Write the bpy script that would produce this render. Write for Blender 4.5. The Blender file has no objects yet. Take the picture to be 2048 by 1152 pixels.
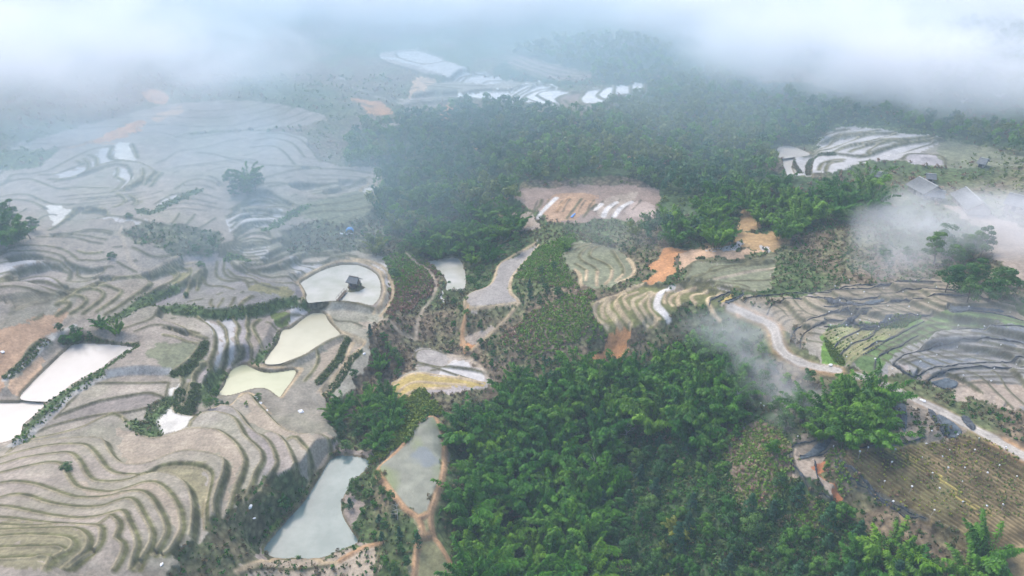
import bpy, math, random
import numpy as np
from mathutils import Vector, Matrix

rng = np.random.default_rng(11)
random.seed(11)
SC = bpy.context.scene
COL = SC.collection

# ------------------------------------------------------------------ camera, sky, sun, exposure
CAMZ, PITCH, FPX = 100.0, math.radians(29.0), 1365.0
cam_data = bpy.data.cameras.new('camera')
cam_data.sensor_width = 36.0
cam_data.lens = 36.0 * FPX / 2048.0
cam_data.clip_start = 0.5
cam_data.clip_end = 6000.0
cam = bpy.data.objects.new('camera', cam_data)
cam.location = (0, 0, CAMZ)
cam.rotation_euler = (math.pi / 2 - PITCH, 0, 0)
COL.objects.link(cam)
SC.camera = cam

SUN_EL, SUN_AZ = math.radians(52), math.radians(-35)
world = bpy.data.worlds.new('World')
SC.world = world
world.use_nodes = True
wn = world.node_tree
wn.nodes.clear()
w_out = wn.nodes.new('ShaderNodeOutputWorld')
w_bg = wn.nodes.new('ShaderNodeBackground')
w_sky = wn.nodes.new('ShaderNodeTexSky')
w_sky.sky_type = 'NISHITA'
w_sky.sun_disc = False
w_sky.sun_elevation = SUN_EL
w_sky.sun_rotation = SUN_AZ
w_sky.air_density = 1.0
w_sky.dust_density = 2.4
w_sky.ozone_density = 1.0
w_bg.inputs['Strength'].default_value = 0.15
wn.links.new(w_sky.outputs[0], w_bg.inputs['Color'])
wn.links.new(w_bg.outputs[0], w_out.inputs['Surface'])

sun_data = bpy.data.lights.new('sun', 'SUN')
sun_data.energy = 1.5
sun_data.angle = math.radians(40)
sun_data.color = (1.0, 0.89, 0.78)
sun = bpy.data.objects.new('sun', sun_data)
sd = Vector((math.sin(SUN_AZ) * math.cos(SUN_EL), math.cos(SUN_AZ) * math.cos(SUN_EL), math.sin(SUN_EL)))
sun.rotation_euler = sd.to_track_quat('Z', 'Y').to_euler()
COL.objects.link(sun)

SC.view_settings.view_transform = 'Standard'
SC.view_settings.look = 'None'
SC.view_settings.exposure = 1.08
SC.view_settings.gamma = 1.0
SC.render.engine = 'CYCLES'
SC.cycles.max_bounces = 8
SC.cycles.diffuse_bounces = 2
SC.cycles.glossy_bounces = 2
SC.cycles.transmission_bounces = 3
SC.cycles.transparent_max_bounces = 8
SC.cycles.volume_bounces = 4
SC.cycles.use_denoising = True

# ------------------------------------------------------------------ small maths helpers
cP, sP = math.cos(PITCH), math.sin(PITCH)

def ray(px, py):
    a = (np.asarray(px, float) - 1024) / FPX
    b = (576 - np.asarray(py, float)) / FPX
    return a, cP + b * sP, -sP + b * cP

def at_z(px, py, z):
    dx, dy, dz = ray(px, py)
    t = (np.asarray(z, float) - CAMZ) / dz
    return dx * t, dy * t

def project(x, y, z):
    zz = np.asarray(z, float) - CAMZ
    dep = y * cP - zz * sP
    up = y * sP + zz * cP
    return 1024 + FPX * x / dep, 576 - FPX * up / dep

CROPS = dict(A=(0, 768, 3), B=(0, 384, 3), C=(683, 384, 3), D=(1366, 384, 3), E=(683, 768, 3), F=(1366, 768, 3),
             G=(0, 0, 3), H=(683, 0, 3), I=(1366, 0, 3), J=(600, 400, 5.12), K=(0, 450, 5.12), L=(370, 360, 5.12),
             M=(330, 600, 5.12), N=(1150, 460, 5.12), O=(0, 270, 5.12), P=(1648, 560, 5.12), Q=(1648, 800, 5.12),
             X=(0, 0, 1), V=(1700, 300, 5.87))

def pts(crop, text):
    ox, oy, s = CROPS[crop]
    a = np.array([[float(v) for v in t.split(',')] for t in text.split()])
    return np.stack([ox + a[:, 0] / s, oy + a[:, 1] / s], 1)

def spline(p, closed=False, step=6.0):
    """Catmull-Rom through the points."""
    p = np.asarray(p, float)
    if len(p) < 3 and not closed:
        n = max(2, int(np.linalg.norm(p[-1] - p[0]) / step))
        t = np.linspace(0, 1, n)[:, None]
        return p[0] * (1 - t) + p[-1] * t
    if closed:
        q = np.vstack([p[-1], p, p[0], p[1]])
    else:
        q = np.vstack([2 * p[0] - p[1], p, 2 * p[-1] - p[-2]])
    out = []
    for i in range(1, len(q) - 2):
        n = max(2, int(np.linalg.norm(q[i + 1] - q[i]) / step))
        t = np.linspace(0, 1, n, endpoint=False)[:, None]
        a, b, c, d = q[i - 1], q[i], q[i + 1], q[i + 2]
        out.append(0.5 * (2 * b + (c - a) * t + (2 * a - 5 * b + 4 * c - d) * t ** 2 + (3 * b - a - 3 * c + d) * t ** 3))
    if not closed:
        out.append(p[-1:])
    return np.vstack(out)

def resample(p, n):
    d = np.r_[0, np.cumsum(np.linalg.norm(np.diff(p, axis=0), axis=1))]
    t = np.linspace(0, d[-1], n)
    return np.stack([np.interp(t, d, p[:, 0]), np.interp(t, d, p[:, 1])], 1)

_lat = rng.random((256, 256))
def vnoise(x, y):
    xi, yi = np.floor(x).astype(int), np.floor(y).astype(int)
    fx, fy = x - xi, y - yi
    fx, fy = fx * fx * (3 - 2 * fx), fy * fy * (3 - 2 * fy)
    a, b = _lat[xi & 255, yi & 255], _lat[(xi + 1) & 255, yi & 255]
    c, d = _lat[xi & 255, (yi + 1) & 255], _lat[(xi + 1) & 255, (yi + 1) & 255]
    return (a * (1 - fx) + b * fx) * (1 - fy) + (c * (1 - fx) + d * fx) * fy

def fbm(x, y, s, o=4):
    v, amp, tot = 0, 1.0, 0
    for k in range(o):
        v = v + amp * vnoise(x / s * 2 ** k + 17.3 * k, y / s * 2 ** k + 5.1 * k)
        tot += amp
        amp *= 0.55
    return v / tot

# ------------------------------------------------------------------ traced lie of the land
# terraces of the lower hillside: each line is the outer edge of one terrace; the number is its level
Z1_DZ, Z1_Z0 = 0.95, 2.0
Z1 = [
 (0, '80,400 130,345 300,310 480,265 620,205 700,190 780,240 850,300 930,322 1010,305 1110,275 1200,265 1300,270 1380,315 1440,375 1478,450 1470,520 1430,610 1400,690 1385,765'),
 (-1, '1140,250 1150,230 1200,190 1260,168 1330,170 1400,195 1440,240 1480,310 1540,365 1580,410 1575,480 1530,580 1500,670 1485,740'),
 (-2, '1200,175 1260,140 1310,128 1400,140 1450,178 1490,235 1550,295 1620,350 1655,410 1660,480 1640,570 1580,660 1510,735'),
 (-3, '1570,300 1600,295 1660,303 1720,350 1760,420 1778,480 1765,530'),
 (-4, '1730,322 1780,318 1830,370 1865,430 1858,490 1835,532'),
 (-5, '1440,90 1500,72 1560,130 1620,190 1700,265 1790,295 1900,305 1960,340 1988,385 1940,445 1890,478'),
 (1, '60,440 120,392 250,362 400,345 560,338 640,350 665,395 700,450 760,495 850,500 930,480 1010,445 1100,418 1200,418 1310,440 1362,470 1365,540 1330,640 1305,730 1312,805'),
 (2, '0,475 140,430 300,395 440,385 540,395 600,450 660,530 720,562 830,568 900,550 980,510 1090,495 1200,505 1250,525 1282,560 1272,640 1247,760 1252,885'),
 (3, '0,515 150,470 330,443 440,440 500,490 545,570 590,605 680,612 780,600 860,572 960,550 1050,560 1120,600 1160,660 1182,760 1180,850 1168,945'),
 (4, '0,565 200,515 330,495 400,515 430,575 480,640 560,662 680,674 800,642 880,615 960,620 1020,660 1072,730 1104,800 1114,900 1084,970 1040,1040 1000,1065'),
 (5, '0,625 100,612 220,625 320,655 420,692 500,708 650,702 760,674 860,668 920,700 970,770 1012,850 1024,920 985,1010 945,1065'),
 (6, '0,715 100,690 200,700 300,735 420,757 530,766 640,756 700,732 780,712 830,727 870,790 905,850 938,930 925,1010 880,1085 850,1151'),
 (7, '0,760 80,765 180,785 330,815 480,832 600,822 680,800 760,790 800,860 835,930 850,1000 832,1070 815,1151'),
 (8, '0,830 100,835 250,855 400,865 520,872 600,868 660,830 690,815 735,855 740,900 722,950 760,980 770,1030 740,1100 710,1151'),
 (9, '0,872 200,880 400,868 560,876 625,882 638,930 622,1000 560,1060 500,1110 455,1151'),
 (10, '0,905 300,895 480,895 545,930 565,975 540,1040 480,1100 425,1151'),
 (11, '0,945 150,932 300,935 420,945 470,975 470,1010 430,1045'),
 (12, '0,1010 200,1003 350,1005 410,1020 420,1045 370,1075'),
 (13, '0,1075 150,1068 300,1063 345,1080 330,1110 300,1151'),
]
# water: name, surface height, outline, colour key
PONDS = [
 ('island', 0.0, 'J', '0,850 70,805 180,742 300,692 430,664 560,662 660,687 730,722 790,772 822,840 832,920 820,985 790,1040 745,1082 700,1078 600,1052 460,1032 300,1035 150,1048 85,1052 60,1010 62,960 30,900', 'milk'),
 ('kidney', -2.0, 'J', '1300,632 1400,612 1540,590 1620,602 1665,652 1690,730 1702,830 1690,900 1640,932 1560,927 1490,920 1505,850 1480,790 1430,740 1380,690', 'milk'),
 ('dam', -3.0, 'M', '1200,312 1290,290 1400,200 1510,135 1630,140 1680,220 1790,340 1780,362 1660,412 1540,485 1440,550 1280,615 1160,655 1025,650 1060,560 1150,440', 'cream'),
 ('green', -4.3, 'M', '820,660 900,700 1040,742 1180,732 1300,715 1345,735 1300,830 1230,920 1180,995 1140,980 1060,920 980,905 880,915 740,960 640,985 540,980 600,880 640,780 700,700', 'lime'),
 ('pale', 3.2, 'X', '40,797 60,770 85,745 130,702 160,687 268,695 225,718 205,735 150,765 105,798 85,803', 'white'),
 ('corner', 2.6, 'X', '-60,830 -40,806 0,806 88,807 70,832 46,852 42,868 15,886 -60,892', 'white'),
 ('teal', -7.6, 'X', '672,912 742,922 722,950 700,975 684,1005 686,1032 702,1060 716,1085 682,1100 640,1118 590,1116 555,1117 528,1102 540,1080 570,1045 610,1000 640,952', 'teal'),
 ('hilltop', 18.6, 'X', '1554,297 1575,291 1600,298 1621,309 1590,314 1560,316', 'white'),
 ('hillside', 17.8, 'X', '1566,319 1588,318 1583,335 1590,352 1580,360 1572,345', 'white'),
]
CP_TXT = """
0,600,13 0,500,17 0,640,10 120,640,7 250,470,14.5 300,462,16 360,480,14 450,430,12 0,400,18 0,440,18 100,440,16 250,300,22 0,300,22 120,300,22 480,290,20 590,300,17 640,330,13
480,355,16 700,350,10 745,380,7 590,330,16 600,420,10 560,500,6.6 650,470,6 695,463,5 450,505,9.5 400,520,8.2 330,540,9 250,560,9.5 120,560,12 330,580,6.8 300,600,6.2
440,600,4.6 500,600,3.2 550,590,2.4 600,600,0.9 560,645,0.3 380,640,3.9 300,690,3.6 420,680,1.6 480,690,.2 520,690,-.8 550,690,-1.6 240,690,4.2 330,750,3.2 280,770,3.2 200,800,2.2 330,810,1.8 390,760,1.0 420,740,.2
140,660,5 40,720,5.5 30,680,8 100,700,4.5 600,500,3.6 700,510,1.6 640,520,1.2 760,530,0.8 780,580,.3 750,640,-.3 660,640,-.8
800,640,-1.8 860,640,-4.5 840,690,-7 790,760,-9 740,840,-10.2 870,480,-.5 850,420,4 770,330,10 830,620,-4 830,560,-1.2 800,500,1.5 760,460,4 700,700,-4 700,660,-3 720,740,-6.2 660,790,-6.5 640,760,-5 610,800,-5.3 600,840,-5 660,860,-5 705,885,-7.2 540,810,-3.6
930,600,-2.8 955,540,-1.2 1000,570,2.8 950,605,2.4 1030,610,1.6 1060,490,6 950,660,-2.2 880,700,-6.6 930,690,-5 880,745,-4.6 960,760,-6 820,725,-7 780,790,-7.2 900,720,-5.6
1000,700,-3 1100,640,2.4 1050,640,0 1130,520,7.4 1200,530,8 1250,500,9.4 1290,560,9.6 1210,470,9 1080,440,8.6 1100,700,-1.6
1150,410,11 1300,400,13 1260,366,15 1050,390,11 1240,440,9.6 1400,570,11.6 1300,580,10.4 1200,640,5.4 1250,650,5.2 1300,655,5.6 1350,645,6.6 1440,605,11.2 1220,705,-2 1330,560,11
1000,790,-7 1100,760,-5.6 1200,770,-4 1300,725,0 1400,675,4.4 1450,640,8.4 1000,900,-12.5 1100,950,-14 1000,1100,-15 1200,900,-11 1300,850,-7 1200,1100,-13 1350,1000,-7 1450,900,-1.5 1500,800,3.4 1540,740,7
1600,850,6 1600,960,3.4 1500,1050,-3 1600,1100,-2 1700,1050,1 1400,1152,-9 1750,1152,1 1000,1250,-16 1400,1300,-9 1900,1250,3 600,1250,-11 1200,1250,-14
840,930,-4.2 835,860,-4.2 790,950,-4.2 885,930,-4.2 850,1020,-4.2 850,1070,-5.4 855,1120,-6.4 850,1160,-6.8 760,1000,-6.2 720,1010,-7.2 912,950,-9 905,1080,-11 900,870,-8 800,860,-6 770,1080,-7.2 600,1140,-7.2 700,1140,-7 560,1000,-5.5 520,1060,-5.6
1460,613,11 1500,630,10.6 1540,650,10 1560,700,9.6 1600,720,9.6 1650,737,10 1750,757,10.3 1860,802,10.8 1950,850,11.2 2048,905,11.6 2200,990,12
1700,605,16.5 1900,600,20 2048,640,19.5 1800,680,14.2 2000,720,14.6 1640,680,11.8 1900,780,11.8 1580,640,13 1800,570,19 2200,700,19
1700,925,7.6 1850,905,9.6 2048,960,10.6 2048,1100,8.6 1850,1030,6.4 1950,1095,7 2200,1100,10 1620,930,4.6 1590,890,6.4 1660,960,4.6 1700,860,9 1900,1130,4
1500,540,13.6 1500,490,15.6 1400,500,13.6 1600,540,15.6 1650,470,17 1750,500,17.6 1850,540,19.4 1480,440,14.5 1600,440,17 1750,430,19 1800,400,20.4 1900,400,20.4 2048,430,21.4 1950,425,19.6 2048,510,20.4 1920,510,17
1700,310,21 1750,262,25 1850,290,23.4 1880,330,21.6 2048,330,23 1700,347,18.8 1790,352,20 1650,280,21 1600,345,17.6
1300,340,16 1250,320,17 1200,270,20.4 1150,226,24 950,198,23.4 1290,175,26.4 920,300,14 850,330,11 800,270,14 760,242,17 720,300,11.5 1000,330,13.6 1450,300,17.6 1500,350,16 1400,220,23 1500,200,25 1600,240,25
1100,190,25.6 1000,170,27 870,140,30 780,105,33 700,150,27.6 650,150,27 640,190,23.6 780,215,20.6 1000,60,38 1300,100,36 1600,150,34 1900,150,37 300,150,31 0,150,32 300,60,39 2048,200,32 1900,230,27
0,0,50 500,0,48 1000,0,48 1500,0,49 2048,0,52 300,230,24 200,280,21.6 -300,300,30 -300,600,19 2400,400,28 -300,900,10 -300,1200,16 2400,700,24 -300,0,52 2400,0,56 1024,-60,52 0,-60,56 2048,-60,58
"""

# ------------------------------------------------------------------ grid over the flat plane, dense where the picture is
def axis(lo, a, b, hi, fine, coarse):
    return np.r_[np.arange(lo, a, coarse), np.arange(a, b, fine), np.arange(b, hi + coarse, coarse)]
FINE = 1.6
Us = axis(-520, -60, 2110, 2580, FINE, 8.0)
Vs = axis(-92, 20, 1260, 1560, FINE, 5.0)
NU, NV = len(Us), len(Vs)
GU, GV = np.meshgrid(Us, Vs)
GX, GY = at_z(GU, GV, 0.0)

def to_idx(x, y):
    u, v = project(x, y, 0.0)
    return np.interp(u, Us, np.arange(NU)), np.interp(v, Vs, np.arange(NV))

def bilin(arr, x, y):
    iu, iv = to_idx(x, y)
    i0 = np.clip(np.floor(iu).astype(int), 0, NU - 2)
    j0 = np.clip(np.floor(iv).astype(int), 0, NV - 2)
    fu, fv = iu - i0, iv - j0
    return (arr[j0, i0] * (1 - fu) + arr[j0, i0 + 1] * fu) * (1 - fv) + (arr[j0 + 1, i0] * (1 - fu) + arr[j0 + 1, i0 + 1] * fu) * fv

# macro heights: smooth radial interpolation through everything whose height is known
cps = [[float(v) for v in t.split(',')] for t in CP_TXT.split()]
for lev, txt in Z1:
    p = spline(pts('A', txt))
    n = max(3, int(len(p) * 6.0 / 34))
    for q in resample(p, n):
        cps.append([q[0], q[1], Z1_Z0 + Z1_DZ * lev])
for nm, z, cr, txt, ck in PONDS:
    p = spline(pts(cr, txt), True)
    for q in resample(p, max(6, int(len(p) * 6 / 40))):
        cps.append([q[0], q[1], z + 0.25])
cps = np.array(cps)
cx, cy = at_z(cps[:, 0], cps[:, 1], cps[:, 2])
cu, cv = project(cx, cy, 0.0)
CC = 26.0
def phi(r2):
    return -np.sqrt(r2 + CC * CC)
n = len(cps)
D2 = (cu[:, None] - cu) ** 2 + (1.5 * (cv[:, None] - cv)) ** 2
Am = np.zeros((n + 1, n + 1))
Am[:n, :n] = phi(D2) + np.eye(n) * 5.0
Am[:n, n] = 1
Am[n, :n] = 1
wts = np.linalg.solve(Am, np.r_[cps[:, 2], 0])
cu_g = np.linspace(Us[0], Us[-1], 250)
cv_g = np.linspace(Vs[0], Vs[-1], 190)
cg = np.zeros((len(cv_g), len(cu_g)))
for j, v in enumerate(cv_g):
    r2 = (cu_g[:, None] - cu) ** 2 + (1.5 * (v - cv)) ** 2
    cg[j] = phi(r2) @ wts[:n] + wts[n]
tu = (GU - cu_g[0]) / (cu_g[1] - cu_g[0])
tv = (GV - cv_g[0]) / (cv_g[1] - cv_g[0])
i0 = np.clip(np.floor(tu).astype(int), 0, len(cu_g) - 2)
j0 = np.clip(np.floor(tv).astype(int), 0, len(cv_g) - 2)
fu, fv = tu - i0, tv - j0
H0 = (cg[j0, i0] * (1 - fu) + cg[j0, i0 + 1] * fu) * (1 - fv) + (cg[j0 + 1, i0] * (1 - fu) + cg[j0 + 1, i0 + 1] * fu) * fv
HGT = H0.copy()

def unproject(p, arr=None):
    """Picture points to points on the land."""
    arr = HGT if arr is None else arr
    p = np.atleast_2d(p)
    z = np.zeros(len(p)) + 2.0
    for _ in range(14):
        x, y = at_z(p[:, 0], p[:, 1], z)
        z = 0.4 * z + 0.6 * bilin(arr, x, y)
    x, y = at_z(p[:, 0], p[:, 1], z)
    return np.stack([x, y, z], 1)

def fill_mask(poly_xy):
    """Grid nodes inside a world polygon (scanlines over the grid)."""
    iu, iv = to_idx(poly_xy[:, 0], poly_xy[:, 1])
    m = np.zeros((NV, NU), bool)
    j_lo, j_hi = max(0, int(np.ceil(iv.min()))), min(NV - 1, int(np.floor(iv.max())))
    u2, v2 = np.roll(iu, -1), np.roll(iv, -1)
    for j in range(j_lo, j_hi + 1):
        c = ((iv <= j) & (v2 > j)) | ((v2 <= j) & (iv > j))
        if not c.any():
            continue
        xs = np.sort(iu[c] + (j - iv[c]) / (v2[c] - iv[c]) * (u2[c] - iu[c]))
        for a, b in zip(xs[0::2], xs[1::2]):
            a, b = int(np.ceil(a)), int(np.floor(b))
            if b >= 0 and a < NU:
                m[j, max(a, 0):min(b, NU - 1) + 1] = True
    return m

def line_dist(xy, reach, out):
    """Lower OUT to the distance (m) from the polyline, within REACH."""
    iu, iv = to_idx(xy[:, 0], xy[:, 1])
    for k in range(len(xy) - 1):
        a, b = xy[k], xy[k + 1]
        cx_ = np.array([a[0] - reach, a[0] + reach, b[0] - reach, b[0] + reach, a[0] - reach, a[0] + reach, b[0] - reach, b[0] + reach])
        cy_ = np.array([a[1] - reach, a[1] - reach, b[1] - reach, b[1] - reach, a[1] + reach, a[1] + reach, b[1] + reach, b[1] + reach])
        u, v = to_idx(cx_, np.maximum(cy_, 5))
        u0, u1 = max(0, int(u.min())), min(NU, int(u.max()) + 2)
        v0, v1 = max(0, int(v.min())), min(NV, int(v.max()) + 2)
        if u0 >= u1 or v0 >= v1:
            continue
        X, Y = GX[v0:v1, u0:u1], GY[v0:v1, u0:u1]
        d = b - a
        L2 = d @ d + 1e-9
        t = np.clip(((X - a[0]) * d[0] + (Y - a[1]) * d[1]) / L2, 0, 1)
        dd = np.hypot(X - a[0] - t * d[0], Y - a[1] - t * d[1])
        s = out[v0:v1, u0:u1]
        np.minimum(s, dd, out=s)
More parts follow.
